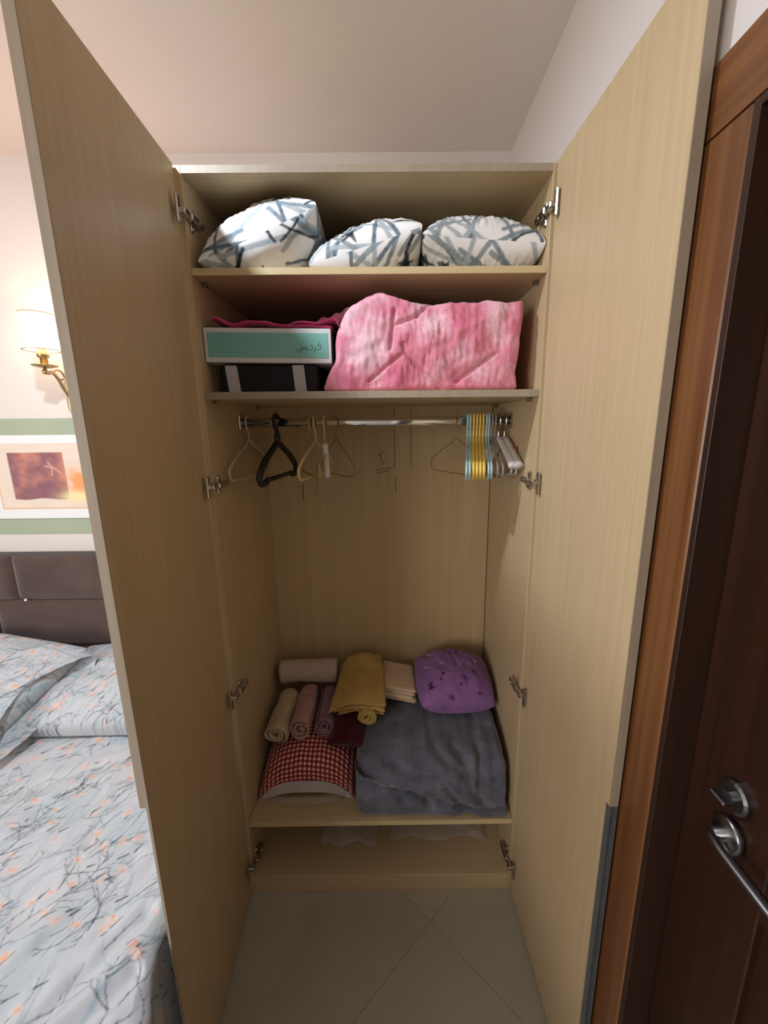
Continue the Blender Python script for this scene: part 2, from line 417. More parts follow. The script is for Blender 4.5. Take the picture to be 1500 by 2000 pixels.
# hanging rail
rl = MB(); V = []
rl.tube([(-.447, .25, 1.639), (0, .25, 1.638), (.447, .25, 1.639)], .0145, .0085, 20, ref=(0, 1, 0)); rail = rl.build('hanging_rail', M['chrome'], W, smooth=True)
for s in (-1, 1):
    b = MB(); x0, x1 = sorted((s*.4498, s*.444)); b.box(x0, x1, .232, .268, 1.615, 1.665, .003); b.build('rail_bracket', M['nickel'], rail)
# small shelf pin holding the middle shelf on the right side
for s in (-1, 1):
    for z in (Z2B, Z1B):
        for y in (.06, .44):
            b = MB(); x0, x1 = sorted((s*.4499, s*.436)); b.box(x0, x1, y-.007, y+.007, z-.010, z-.0002, .002); b.build('shelf_pin', M['darkmetal'], W)
# ================================================================== pattern rasters (painted cloth prints, sampled to vertex colours)
class Ras:
    def __init__(s, w, h, base, res): s.res = res; s.w, s.h = w, h; s.a = np.ones((int(h/res), int(w/res), 3))*np.array(base)
    def seg(s, p0, p1, w0, w1, col, al=1.0, soft=.0012, rough=0, seed=0):
        H_, W_ = s.a.shape[:2]; m = max(w0, w1)*1.3+soft*2
        x0 = max(0, int((min(p0[0], p1[0])-m)/s.res)); x1 = min(W_, int((max(p0[0], p1[0])+m)/s.res)+2)
        y0 = max(0, int((min(p0[1], p1[1])-m)/s.res)); y1 = min(H_, int((max(p0[1], p1[1])+m)/s.res)+2)
        if x1 <= x0 or y1 <= y0: return
        yy, xx = np.mgrid[y0:y1, x0:x1]; P = np.stack([xx*s.res, yy*s.res], -1)
        a = np.array(p0, float); b = np.array(p1, float); ab = b-a; L2 = ab@ab+1e-12
        t = np.clip(((P-a)@ab)/L2, 0, 1); d = np.linalg.norm(P-a-t[..., None]*ab, axis=-1)
        w = w0+(w1-w0)*t
        if rough: w = w*(1+rough*np.sin(P[..., 0]*900+seed)*np.sin(P[..., 1]*760+seed*2))
        k = np.clip((w-d)/soft+.5, 0, 1)*al
        s.a[y0:y1, x0:x1] = s.a[y0:y1, x0:x1]*(1-k[..., None])+np.array(col)*k[..., None]
    def blob(s, c, r, col, al): s.seg(c, (c[0]+1e-4, c[1]), r*.5, r*.5, col, al, soft=r)
    def sample(s, u, v):
        x = np.clip(u/s.res, 0, s.a.shape[1]-1.001); y = np.clip(v/s.res, 0, s.a.shape[0]-1.001)
        i, j = y.astype(int), x.astype(int); fy, fx = (y-i)[:, None], (x-j)[:, None]
        return (s.a[i, j]*(1-fx)+s.a[i, j+1]*fx)*(1-fy)+(s.a[i+1, j]*(1-fx)+s.a[i+1, j+1]*fx)*fy
def brush_print(seed, w=.5, h=.75):
    """white cloth with criss-cross grey, blue-grey and ink brush strokes"""
    r = np.random.RandomState(seed); R_ = Ras(w, h, (.80, .80, .80), .0016)
    tones = [(s2l((164, 174, 180)), .0060), (s2l((118, 134, 144)), .0055), (s2l((84, 104, 118)), .0050), (s2l((136, 148, 154)), .0065)]
    for k in range(56):
        c = r.uniform(0, 1, 2)*[w, h]; an = r.choice([.35, .9, 1.25, 1.9, 2.3, 2.8])+r.normal(0, .18); L = r.uniform(.14, .34); bend = r.normal(0, .25)
        col, wd = tones[r.randint(4)]; p = c-np.array([math.cos(an), math.sin(an)])*L/2; st = 6
        for i in range(st):
            q = p+np.array([math.cos(an+bend*i/st), math.sin(an+bend*i/st)])*L/st
            R_.seg(p, q, wd, wd*(.85+.3*r.rand()), col, .9, .0012, .12, seed+k); p = q
    dk = s2l((26, 38, 50))
    for k in range(34):
        c = r.uniform(0, 1, 2)*[w, h]; an = r.choice([.5, 1.1, 2.0, 2.6])+r.normal(0, .2); L = r.uniform(.035, .12); wd = r.uniform(.003, .0052); p = c; st = 4
        for i in range(st):
            q = p+np.array([math.cos(an), math.sin(an)])*L/st; an += r.normal(0, .15); R_.seg(p, q, wd, wd*.8, dk, .9, .0014, .2, k); p = q
    for k in range(8):                               # ink splashes
        c = r.uniform(.1, .9, 2)*[w, h]
        for i in range(5):
            an = i*1.256+r.normal(0, .2); R_.seg(c, c+np.array([math.cos(an), math.sin(an)])*r.uniform(.018, .034), .009, .0015, dk, .9, .0014, .1, k)
    return R_
def blossom_print(seed, w, h, res=.0018, density=1.0):
    """pale blue-white cloth with thin grey branches and orange blossoms"""
    r = np.random.RandomState(seed); base = s2l((186, 190, 196)); R_ = Ras(w, h, base, res)
    yy, xx = np.mgrid[0:R_.a.shape[0], 0:R_.a.shape[1]]; f = sn(np.stack([xx.ravel()*res, yy.ravel()*res], 1), 2.2, seed, 2).reshape(xx.shape)
    R_.a = R_.a*(1-.10*np.clip(f, 0, 1)[..., None]*np.array([1.2, .6, .5]))
    area = w*h
    def branch(p, an, L, wd, col, depth):
        st = max(3, int(L/.016))
        for i in range(st):
            an += r.normal(0, .20); q = p+np.array([math.cos(an), math.sin(an)])*L/st
            w0 = wd*(1-.6*i/st); R_.seg(p, q, w0, w0*.95, col, .8, .0012)
            if r.rand() < .45: R_.seg(q, q+np.array([math.cos(an+.5), math.sin(an+.5)])*.006, w0*1.5, w0*.6, col, .75, .0012)
            p = q
            if depth and r.rand() < .34: branch(p, an+r.choice([-1, 1])*r.uniform(.4, .9), L*r.uniform(.35, .6), wd*.75, col, depth-1)
    pale = s2l((158, 176, 186)); mid = s2l((110, 124, 134)); dark = s2l((62, 70, 78))
    for k in range(int(70*area*density)): branch(r.uniform(0, 1, 2)*[w, h], r.normal(.95, .3), r.uniform(.10, .20), .0028, pale, 1)
    for k in range(int(290*area*density)): branch(r.uniform(0, 1, 2)*[w, h], r.normal(.95, .35)+(PI if r.rand() < .3 else 0), r.uniform(.05, .14), r.uniform(.0009, .0016), mid if r.rand() < .6 else dark, 2)
    for k in range(int(230*area*density)):
        c = r.uniform(0, 1, 2)*[w, h]; s_ = r.uniform(.4, .85)
        R_.blob(c, .026*s_, s2l((226, 202, 192)), .5)
        for i in range(3): R_.blob(c+r.normal(0, .007*s_, 2), .008*s_, s2l((226, 140, 66)) if r.rand() < .8 else s2l((232, 150, 130)), .7)
        if r.rand() < .9:
            an = r.normal(.9, .3); o = c+r.normal(0, .02, 2); R_.seg(o, o+np.array([math.cos(an), math.sin(an)])*r.uniform(.010, .026), .0022, .001, s2l((48, 54, 62)), .9, .001)
    return R_
def cushion_pts(a, b, h, n, pw=.42, ear=.05):
    """closed pillow: (top, bottom) grids, u,v in -1..1"""
    u, v = np.meshgrid(np.linspace(-1, 1, n), np.linspace(-1, 1, n)); u, v = u.ravel(), v.ravel()
    # denser near the border
    u, v = np.sin(u*PI/2), np.sin(v*PI/2)
    x = a*u*(1-ear*(1-v*v)); y = b*v*(1-ear*(1-u*u)); z = h*np.clip((1-u*u)*(1-v*v), 0, 1)**pw
    return u, v, np.c_[x, y, z], np.c_[x, y, -z]
def rotm(rx=0, ry=0, rz=0):
    return np.array(Matrix.Rotation(math.radians(rz), 3, 'Z') @ Matrix.Rotation(math.radians(ry), 3, 'Y') @ Matrix.Rotation(math.radians(rx), 3, 'X'))

# ================================================================== brush-print cushions on the top shelf
M['brush'] = vcol('brush_print_cotton', .85, .1, .12, 700)
def cushion(label, a, b, h, c, rot, seed, lim, pw=.44):
    n_ = 190; u, v, T_, B_ = cushion_pts(a, b, h, n_, pw, .035)
    R1, R2 = brush_print(seed), brush_print(seed+50)
    V = np.vstack([T_, B_])
    wr = sn(V, 9, seed, 2)*.0028+.0022*sn(V, 26, seed+1, 2, aniso=(1.6, .5, 1))
    edge = np.clip(np.r_[1-u*u, 1-u*u]*np.r_[1-v*v, 1-v*v]*6, 0, 1); V[:, 2] += np.where(np.r_[np.ones(n_*n_), -np.ones(n_*n_)] > 0, 1, -1)*wr*edge
    V = V @ rotm(*rot).T+np.array(c)
    x0, x1, z0, z1 = lim
    V[:, 2] = np.where(V[:, 2] < z0, z0+.0003*np.random.RandomState(1).rand(len(V)), V[:, 2]); 
    def soft(q, lim_, w_=.035): d_ = np.clip(q-(lim_-w_), 0, None); return np.where(d_ > 0, lim_-w_+w_*(1-np.exp(-d_/w_)), q)
    V[:, 2] = soft(V[:, 2], z1, .02); V[:, 0] = soft(V[:, 0], x1, .010); V[:, 0] = -soft(-V[:, 0], -x0, .010)
    V[:, 1] = np.clip(V[:, 1], .006, D-.004)
    uu = T_[:, 0]+a+.05; g_ = T_.reshape(n_, n_, 3); vv = np.r_[np.zeros((1, n_)), np.cumsum(np.linalg.norm(np.diff(g_, axis=0), axis=2), axis=0)].ravel()+.03
    col = np.vstack([R1.sample(uu, vv), R2.sample(uu, vv)])
    F = np.vstack([gridF(n_, n_), gridF(n_, n_, off=n_*n_)[:, ::-1]])
    o = mesh('cushion', V, F, M['brush'], smooth=True, col=col); tag(o, label, 'cushion', 'brush-print cushions on the top shelf'); return o
cushion('white brush-stroke cushion tilted upward at the left end of the top shelf', .168, .215, .118, (-.290, .225, 2.112), (4, -23, 2), 3, (-.448, -.128, Z1+.0012, ZTB-.002))
cushion('white brush-stroke cushion in the middle of the top shelf, lowest of three', .156, .212, .098, (-.002, .222, 2.080), (3, -15, -3), 11, (-.158, .136, Z1+.0012, ZTB-.002))
cushion('plump white brush-stroke cushion at the right end of the top shelf', .166, .215, .100, (.292, .225, 2.098), (4, 3, 2), 22, (.130, .448, Z1+.0012, ZTB-.002))

# ================================================================== middle shelf: cartons, cloth, quilt
M['card'] = plain('white_card', (.62, .62, .63), .6, var=.03)
M['teal'] = plain('teal_print', s2l((118, 178, 168)), .55, var=.03)
M['ink'] = plain('grey_ink', s2l((84, 128, 122)), .6)
M['ink2'] = plain('faint_ink', s2l((100, 158, 148)), .6)
M['blackcard'] = plain('black_card', (.010, .010, .013), .7, spec=.25, var=.2)
M['band'] = plain('grey_white_band', (.42, .41, .42), .6, var=.03)
zb = 1.7915
bx = thing('carton', 'flat white carton with a teal printed front panel under pink cloth', 'box', (-.28, .2, zb))
def tilt(mb, k=-.006/.34):            # the carton leans a little down to the right
    mb.V = [v+np.c_[np.zeros(len(v)), np.zeros(len(v)), (v[:, 0]+.45)*k] for v in mb.V]; return mb
m = MB().box(-.4478, -.108, .030, .36, zb+.006, zb+.0935, .0015); tilt(m).build('body', M['card'], bx)
lb = tilt(MB().box(-.4385, -.1165, .0290, .0302, zb+.019, zb+.082, .0002)).build('label_panel', M['teal'], bx)
tilt(MB().box(-.1085, -.1045, .034, .35, zb+.004, zb+.088, .001)).build('side_panel', M['blackcard'], bx)
tilt(MB().add([(-.1075, .040, zb+.092), (-.075, .055, zb+.084), (-.072, .12, zb+.080), (-.1075, .12, zb+.092), (-.1075, .040, zb+.090), (-.075, .055, zb+.082), (-.072, .12, zb+.078), (-.1075, .12, zb+.090)],
         [(0, 1, 2, 3), (7, 6, 5, 4), (0, 4, 5, 1), (1, 5, 6, 2), (2, 6, 7, 3), (3, 7, 4, 0)])).build('flap', M['blackcard'], bx)
# the word printed on the label (Arabic letters, right to left: fa, ra, dal, ya, shin)
def ink(pts, wd=.0016):
    P = np.array(pts); return [(-.196+p[0]*.0100, .0289, zb+.040+p[1]*.0100+(-.196+p[0]*.01+.45)*(-.006/.34)) for p in P]
word = [[(5.6, .75), (5.25, 1.2), (5.6, 1.55), (5.9, 1.15), (5.85, .3), (5.0, .05), (4.35, .05)],            # fa
        [(4.5, .9), (4.4, .05), (4.0, -.75)],                                                             # ra
        [(3.2, 1.25), (3.75, .85), (3.65, .1), (2.95, .05)],                                               # dal
        [(2.45, .95), (2.45, .1), (1.95, .05)],                                                            # ya
        [(1.95, .05), (1.85, .8), (1.75, .1), (1.4, .05), (1.3, .75), (1.2, .1), (.85, .05), (.75, .8), (.6, -.3), (.2, -.7), (-.3, -.3), (-.35, .35)],   # shin
        [(5.55, 2.05), (5.65, 2.1)], [(2.55, -.5), (2.65, -.5)], [(2.15, -.5), (2.25, -.5)], [(1.1, 1.35), (1.2, 1.35)], [(1.55, 1.35), (1.65, 1.35)], [(1.32, 1.7), (1.42, 1.7)]]
m = MB()
for s_ in word: m.tube(ink(crom(s_, 4) if len(s_) > 2 else s_), .0014, .0004, 6, ref=(0, 1, 0))
m.build('lettering', M['ink'], lb)
m = MB()
for k in range(8):
    z = zb+.074-k*.0062; m.box(-.418, -.418+(.078, .06, .082, .07, .05, .066, .062, .06)[k], .02885, .0291, z-.0009, z-.0001, 0)
tilt(m).build('small_print', M['ink2'], lb)
# black case under the carton, with two pale bands
bc = thing('storage_case', 'black storage case with two pale bands under the white carton', 'box', (-.29, .2, Z2))
MB().box(-.412, -.150, .040, .34, Z2+.0006, zb+.004-.0045, .003).build('body', M['blackcard'], bc)
for x, k in ((-.396, .004), (-.214, .003)):
    V = np.array([(x+k*-1, .0345, zb-.003), (x+.031-k, .0345, zb-.003), (x+.030+k, .0345, Z2+.001), (x+k*.6, .0345, Z2+.001)]); V2 = V+np.array([0, .006, 0])
    MB().add(np.vstack([V, V2]), [(0, 1, 2, 3), (7, 6, 5, 4), (0, 4, 5, 1), (1, 5, 6, 2), (2, 6, 7, 3), (3, 7, 4, 0)]).build('band', M['band'], bc)

def slab(name, poly_fn, nu, nv, thick, mat, parent=None, seed=0, amp=.003, freq=8, uvcol=None, layers=1):
    """soft cloth sheet of some thickness: poly_fn(u,v)->xyz top surface"""
    u, v = np.meshgrid(np.linspace(0, 1, nu), np.linspace(0, 1, nv)); u, v = u.ravel(), v.ravel()
    P = poly_fn(u, v); P = P+np.c_[np.zeros(len(P)), np.zeros(len(P)), amp*sn(P, freq, seed, 3)]
    e = np.clip(np.minimum.reduce([u, 1-u, v, 1-v])*14, 0, 1)**.5
    top = P.copy(); top[:, 2] += -thick*.45*(1-e); bot = P.copy(); bot[:, 2] -= thick*(1-.45*(1-e))
    n_ = nu*nv; F = [gridF(nv, nu), gridF(nv, nu, off=n_)[:, ::-1]]
    idx = lambda i, j: i*nu+j
    ring = [idx(0, j) for j in range(nu)]+[idx(i, nu-1) for i in range(1, nv)]+[idx(nv-1, j) for j in range(nu-2, -1, -1)]+[idx(i, 0) for i in range(nv-2, 0, -1)]
    ring = np.array(ring); nx = np.roll(ring, -1); F.append(np.stack([nx, ring, ring+n_, nx+n_], 1))
    return np.vstack([top, bot]), np.vstack(F)
M['hotpink'] = fabric('pink_cloth', s2l((214, 74, 128)), s2l((190, 50, 104)), 20, .7, .2, .2)
pk = thing('folded_cloth', 'bright pink cloth lying folded on the white carton', 'cloth', (-.27, .2, 1.884))
top = lambda x: 1.8866-(x+.45)*(.006/.34)
def f(u, v):
    x = -.43+.325*u; y = .034+.24*v; z = top(x)+.013+.016*np.exp(-((u-.04)/.07)**2)+.009*np.exp(-((u-.33)/.16)**2)*(1-.3*v)-.006*np.exp(-((u-.2)/.06)**2)+.004*np.sin(u*17+v*4)*(.4+.6*v)
    return np.c_[x, y, z]
V, F = slab('a', f, 60, 30, .011, None, seed=5, amp=.0022, freq=14); V[:, 2] = np.maximum(V[:, 2], top(V[:, 0])+.0006); mesh('layer', V, F, M['hotpink'], pk, smooth=True)
def f(u, v):
    x = -.215+.135*u; y = .028+.17*v; z = np.maximum(top(x)+.010+.012*u+.003*np.sin(u*9)-.035*np.clip((u-.86)/.14, 0, 1)**2, 1.85)
    return np.c_[x, y, z+.002]
V, F = slab('b', f, 40, 24, .006, None, seed=8, amp=.0012, freq=16); V[:, 2] = np.maximum(V[:, 2], np.where(V[:, 0] < -.106, top(V[:, 0])+.001, 0)); mesh('layer', V, F, M['hotpink'], pk, smooth=True)

def inflate(outline, y0, y1, r, ncap=26, ndep=14, seed=0, front=None, bulge=.012, back=True, nring=6):
    """soft body with the given x-z outline, running back from y0 to y1, rounded by r"""
    O = np.asarray(outline, float); c = O.mean(0); n_ = len(O); rings = []
    area = 0.5*np.sum(O[:, 0]*np.roll(O[:, 1], -1)-np.roll(O[:, 0], -1)*O[:, 1])
    Tn = np.roll(O, -1, 0)-np.roll(O, 1, 0); Tn /= np.linalg.norm(Tn, axis=1)[:, None]+1e-9
    Nn = np.c_[-Tn[:, 1], Tn[:, 0]]*(1 if area > 0 else -1)       # inward
    dc = np.linalg.norm(O-c, axis=1)
    def ring(inset, y): k_ = (1-inset/dc)[:, None]; Q = c+(O-c)*k_; return np.c_[Q[:, 0], np.full(n_, y), Q[:, 1]]
    inner = ring(r, y0)
    for k in range(ncap):
        t = (k/ncap); q = np.c_[c[0]+(inner[:, 0]-c[0])*max(t, .004), np.full(n_, y0)-bulge*(1-t*t), c[1]+(inner[:, 2]-c[1])*max(t, .004)]; rings.append(q)
    for k in range(nring+1):
        a = k/nring*PI/2; rings.append(ring(r*(1-math.sin(a)), y0+r*(1-math.cos(a))))
    for k in range(1, ndep): rings.append(ring(0, y0+r+(y1-y0-2*r)*k/ndep))
    for k in range(nring+1):
        a = PI/2-k/nring*PI/2; rings.append(ring(r*(1-math.sin(a)), y1-r*(1-math.cos(a))))
    last = rings[-1]; rings.append(np.c_[c[0]+(last[:, 0]-c[0])*.5, np.full(n_, y1), c[1]+(last[:, 2]-c[1])*.5]); rings.append(np.c_[c[0]+(last[:, 0]-c[0])*.004, np.full(n_, y1), c[1]+(last[:, 2]-c[1])*.004])
    V = np.vstack(rings); F = gridF(len(rings), n_, wrap=True)
    if area > 0: pass
    else: F = F[:, ::-1]
    return V, F
def densify(pts, step, k=10):
    P = crom(pts, k, closed=True); d = np.r_[0, np.cumsum(np.linalg.norm(np.diff(np.vstack([P, P[:1]]), axis=0), axis=1))]; n_ = int(d[-1]/step)
    t = np.linspace(0, d[-1], n_, endpoint=False); Q = np.vstack([P, P[:1]]); return np.c_[np.interp(t, d, Q[:, 0]), np.interp(t, d, Q[:, 1])]
n = N('pink_quilt_cotton'); a = n.ramp(n.noise(9, (1, 1, 1), 6, .62), [(.34, s2l((212, 112, 138))), (.50, s2l((222, 140, 160))), (.66, s2l((236, 194, 206)))])
b = n.ramp(n.noise(60, (1, 1, 1), 3, .6), [(.35, (.86, .80, .84)), (.65, (1, 1, 1))]); n.set(n.mix(.7, a, b, 'MULTIPLY'), .85, 0, .2, .25); n.bump(n.noise(300), .15, .001); M['quilt'] = n.m
ql = thing('folded_quilt', 'thick pink mottled quilt folded on the middle shelf', 'quilt', (.14, .2, Z2))
out = [(-.122, Z2+.001), (-.128, 1.742), (-.113, 1.775), (-.099, 1.80), (-.097, 1.845), (-.086, 1.885), (-.062, 1.925), (-.02, 1.955), (.025, 1.966), (.075, 1.955), (.125, 1.944), (.183, 1.939), (.24, 1.940), (.30, 1.942), (.36, 1.944), (.398, 1.945),
       (.406, 1.937), (.405, 1.90), (.400, 1.85), (.397, 1.80), (.392, 1.765), (.396, 1.74), (.390, Z2+.002), (.30, Z2+.001), (.15, Z2+.001), (0, Z2+.001)]
V, F = inflate(densify(out, .0042), .026, .43, .022, ncap=64, bulge=.010, nring=8)
seams = [[(.063, 1.925), (.058, 1.88), (.050, 1.825)], [(-.008, 1.745), (.045, 1.785), (.085, 1.815)], [(.085, 1.838), (.088, 1.815), (.12, 1.78), (.19, 1.724)], [(.065, 1.885), (.12, 1.905), (.155, 1.94)], [(.23, 1.74), (.30, 1.79), (.33, 1.81)]]
P2 = V[:, [0, 2]]; sd = np.min([polydist(P2, s_) for s_ in seams], axis=0)
fr = np.clip((.10-V[:, 1])/.05, 0, 1)
dis = -.010*np.exp(-(sd/.0045)**2)+.006*np.clip(sd/.05, 0, 1)+  .0042*sn(P2, 8, 31, 3, aniso=(1.5, .8))+.0016*sn(P2, 22, 33, 2, aniso=(1.4, .6))
V[:, 1] -= fr*dis
tp = np.clip((V[:, 2]-1.90)/.04, 0, 1); V[:, 2] += tp*.004*sn(V, 14, 37, 2); V[:, 2] = np.clip(V[:, 2], Z2+.0008, Z1B-.003); V[:, 0] = np.clip(V[:, 0], -.14, .43); V[:, 1] = np.maximum(V[:, 1], .0055)
mesh('folded_body', V, F, M['quilt'], ql, smooth=True)
# loose fold behind, running down towards the carton
out = [(-.165, 1.918), (-.13, 1.930), (-.08, 1.952), (-.03, 1.970), (.03, 1.977), (.03, 1.95), (-.03, 1.930), (-.07, 1.916), (-.11, 1.908), (-.15, 1.905)]
V, F = inflate(densify(out, .006), .115, .40, .016, ncap=14, bulge=.004)
V[:, 2] += .004*np.sin((V[:, 0]*.8+V[:, 2])*150)*np.clip((.2-V[:, 1])/.1, 0, 1)+.002*sn(V, 12, 5, 2)
mesh('loose_fold', V, F, M['quilt'], ql, smooth=True)
# ================================================================== bottom shelf: blanket, cushion, towels, linen
ZS = Z3+.0006
n = N('grey_fleece'); a = n.ramp(n.noise(14, detail=6, rough=.65), [(.3, s2l((78, 79, 90))), (.55, s2l((96, 98, 112))), (.75, s2l((116, 119, 134)))])
n.set(a, .8, 0, .2, .55); n.b.inputs['Sheen Roughness'].default_value = .4; n.bump(n.noise(260, detail=3), .45, .002); M['fleece'] = n.m
# folded fleece: profile in depth-height swept across, with an inner roll at the front
nx, npf = 150, 150
xs = np.linspace(-.092, .440, nx)
def fleece_profile(t):
    """outline (y,z) of the folded pile at fraction t across"""
    hh = .505+.045*math.sin(min(1, t*1.4)*PI*.55)-.01*t
    drop = np.clip((t-.93)/.07, 0, 1); hh -= .05*drop**2
    ld = np.clip((.08-t)/.08, 0, 1); hh -= .07*ld**2
    fo = .018+.035*np.clip((t-.72)/.2, 0, 1)*0+.03*ld**2
    rh = max(.028, .140-.150*t); mz = ZS+1.2*rh
    return crom([(fo+.014, ZS), (fo-.010, ZS+.30*rh), (fo-.009, ZS+.66*rh), (fo+.010, ZS+.92*rh), (fo+.018, ZS+1.02*rh), (fo+.004, mz), (fo+.004, mz+.45*(hh-.06-mz)), (fo+.022, hh-.060), (fo+.062, hh-.018), (fo+.13, hh+.002), (fo+.22, hh+.006), (.36, hh-.005), (.455, hh-.045), (.475, ZS+.10), (.47, ZS), (.3, ZS), (.12, ZS)], 12, closed=True)
rings = []
for i, x in enumerate(xs):
    t = i/(nx-1); P = fleece_profile(t); e = math.sqrt(max(0, 1-max(0, (.03-t)/.03, (t-.97)/.03)**2)) if (t < .03 or t > .97) else 1
    cy, cz = .25, ZS+.10; k = .55+.45*e
    rings.append(np.c_[np.full(len(P), x), cy+(P[:, 0]-cy)*k, np.maximum(ZS, cz+(P[:, 1]-cz)*k)])
m_ = len(rings[0]); V = np.vstack(rings)
# creases: diagonal drape folds over the front right, soft rolls lower left
P2 = V[:, [0, 2]]; fr = np.clip((.13-V[:, 1])/.06, 0, 1); tp = np.clip((V[:, 2]-.46)/.05, 0, 1)*(1-fr*.5)
folds = [([(.18, .535), (.24, .49), (.30, .455), (.315, .40)], .013, .011), ([(.26, .53), (.31, .47), (.335, .43)], .010, .012), ([(.335, .55), (.345, .45), (.335, .38), (.36, .345)], .016, .012),
         ([(.02, .49), (.12, .46), (.24, .445)], .009, .010), ([(.10, .40), (.16, .365), (.18, .33)], .008, .010), ([(.22, .42), (.26, .37), (.28, .33)], .010, .010)]
dis = np.zeros(len(V))
for pl, dep, wd in folds: d_ = polydist(P2, pl); dis += -dep*np.exp(-(d_/wd)**2)+dep*.55*np.exp(-((d_-wd*2.2)/(wd*1.2))**2)
dis += .006*sn(P2, 5, 41, 2)+.002*sn(P2, 22, 43, 2)
dis *= np.clip((V[:, 2]-ZS)/.05, 0, 1)
V[:, 1] -= fr*dis; V[:, 2] += tp*(.006*sn(V[:, :2], 3, 45, 2)+.35*np.clip(dis, -.02, .02)); V[:, 0] += .004*sn(V, 9, 47, 2)
# right end slumps down towards the front edge, with a gap under its corner
corner = np.clip((V[:, 0]-.30)/.08, 0, 1)*fr; V[:, 1] -= corner*.004
und = np.clip((V[:, 0]-.25)/.04, 0, 1)*np.clip((.355-V[:, 0])/.05, 0, 1)*np.clip((ZS+.075-V[:, 2])/.05, 0, 1)*fr; V[:, 1] += und*.012
V[:, 2] = np.maximum(V[:, 2], ZS); V[:, 0] = np.clip(V[:, 0], -.098, .4485); V[:, 1] = np.maximum(V[:, 1], .006)
F = np.vstack([gridF(nx, m_, wrap=True)]); F = [tuple(f) for f in F.tolist()]+[tuple(range(m_)), tuple(range((nx-1)*m_, nx*m_))[::-1]]
o = mesh('folded_blanket', V, F, M['fleece'], smooth=True); fix_normals(o); tag(o, 'big grey fleece blanket folded on the bottom shelf', 'blanket')

# gingham cushion in a clear bag
n = N('gingham_cotton'); tc = n.new('ShaderNodeUVMap', uv_map='UVMap'); sp = n.new('ShaderNodeSeparateXYZ'); n.link(tc.outputs[0], sp.inputs[0])
st = []
for ax in (0, 1):
    q = n.new('ShaderNodeMath', operation='MULTIPLY'); n.link(sp.outputs[ax], q.inputs[0]); q.inputs[1].default_value = 2*PI/.0162
    s_ = n.new('ShaderNodeMath', operation='SINE'); n.link(q.outputs[0], s_.inputs[0])
    g = n.new('ShaderNodeMath', operation='MULTIPLY_ADD', use_clamp=True); n.link(s_.outputs[0], g.inputs[0]); g.inputs[1].default_value = 3.5; g.inputs[2].default_value = .5; st.append(g.outputs[0])
ad = n.new('ShaderNodeMath', operation='ADD'); n.link(st[0], ad.inputs[0]); n.link(st[1], ad.inputs[1]); hf = n.new('ShaderNodeMath', operation='MULTIPLY'); n.link(ad.outputs[0], hf.inputs[0]); hf.inputs[1].default_value = .5
n.set(n.ramp(hf.outputs[0], [(0, s2l((232, 196, 184))), (.5, s2l((168, 74, 74))), (1.0, s2l((116, 34, 40)))]), .85, 0, .2, .1); n.bump(n.noise(400), .2, .001); M['gingham'] = n.m
M['whitecloth'] = fabric('white_backing_cloth', (.62, .58, .58), (.54, .50, .50), 10)
gc = thing('checked_cushion', 'red and white gingham cushion under the rolled towels', 'cushion', (-.265, .27, Z3))
n_ = 70; u, v, T_, B_ = cushion_pts(.176, .19, .108, n_, .34, .02)
cx_, cy_, cz_ = -.270, .280, Z3+.076
droop = lambda u, v: -.052*np.abs(u)**3*np.clip(-v, 0, 1)**2-.03*np.abs(u)**4
V = T_+np.array([cx_, cy_, cz_]); V[:, 2] += .003*sn(V, 8, 3, 2)+droop(u, v); V[:, 2] = np.maximum(V[:, 2], ZS+.012); V[:, 0] = np.clip(V[:, 0], -.446, -.099)
g_ = T_.reshape(n_, n_, 3); al = np.r_[np.zeros((1, n_)), np.cumsum(np.linalg.norm(np.diff(g_[:, n_//2], axis=0), axis=1))[:, None]*np.ones((1, n_))].ravel(); uv = np.c_[T_[:, 0], al]
mesh('checked_front', V, gridF(n_, n_), M['gingham'], gc, smooth=True, uv=uv)
Bb = np.c_[B_[:, :2], -.066*np.clip((1-u*u)*(1-v*v), 0, 1)**.16]; V = Bb+np.array([cx_, cy_, cz_]); V[:, 2] += droop(u, v); V[:, 2] = np.maximum(V[:, 2], ZS); V[:, 0] = np.clip(V[:, 0], -.446, -.099)
V[:, 1] -= .016*np.clip(-v, 0, 1)*np.clip((1-v*v)*8, 0, 1)*(1-u**4); mesh('plain_back', V, gridF(n_, n_)[:, ::-1], M['whitecloth'], gc, smooth=True)
def clearfilm(name, tint=(.9, .9, .9), op=.16, rough=.18):
    n = N(name); t = n.new('ShaderNodeBsdfTransparent'); t.inputs[0].default_value = (.97, .97, .97, 1); n.set(tint, rough, 0, .8); mx = n.new('ShaderNodeMixShader')
    lw = n.new('ShaderNodeLayerWeight'); lw.inputs[0].default_value = .35; ma = n.new('ShaderNodeMath', operation='MULTIPLY_ADD', use_clamp=True); n.link(lw.outputs['Facing'], ma.inputs[0]); ma.inputs[1].default_value = .45; ma.inputs[2].default_value = op
    n.link(ma.outputs[0], mx.inputs[0]); n.link(t.outputs[0], mx.inputs[1]); n.link(n.b.outputs[0], mx.inputs[2]); n.link(mx.outputs[0], n.out.inputs[0]); return n.m
M['film'] = clearfilm('clear_plastic_film', (.85, .85, .86), .03)
M['film2'] = clearfilm('clear_plastic_bag_film', (.82, .82, .84), .20, .2)
u2, v2 = np.meshgrid(np.linspace(-1, 1, 60), np.linspace(0, 1, 18)); u2, v2 = u2.ravel(), v2.ravel()
P = np.c_[cx_+u2*.172, .085-.012*(1-u2**4)-.030*np.sin(v2*PI*.6)*(1-u2**4)+.05*u2**4, ZS+.001+.060*v2**1.3]; P[:, 1] += .004*sn(P, 18, 9, 2)*(1-v2*.5)
mesh('clear_cover', P, gridF(18, 60), M['film'], gc, smooth=True)

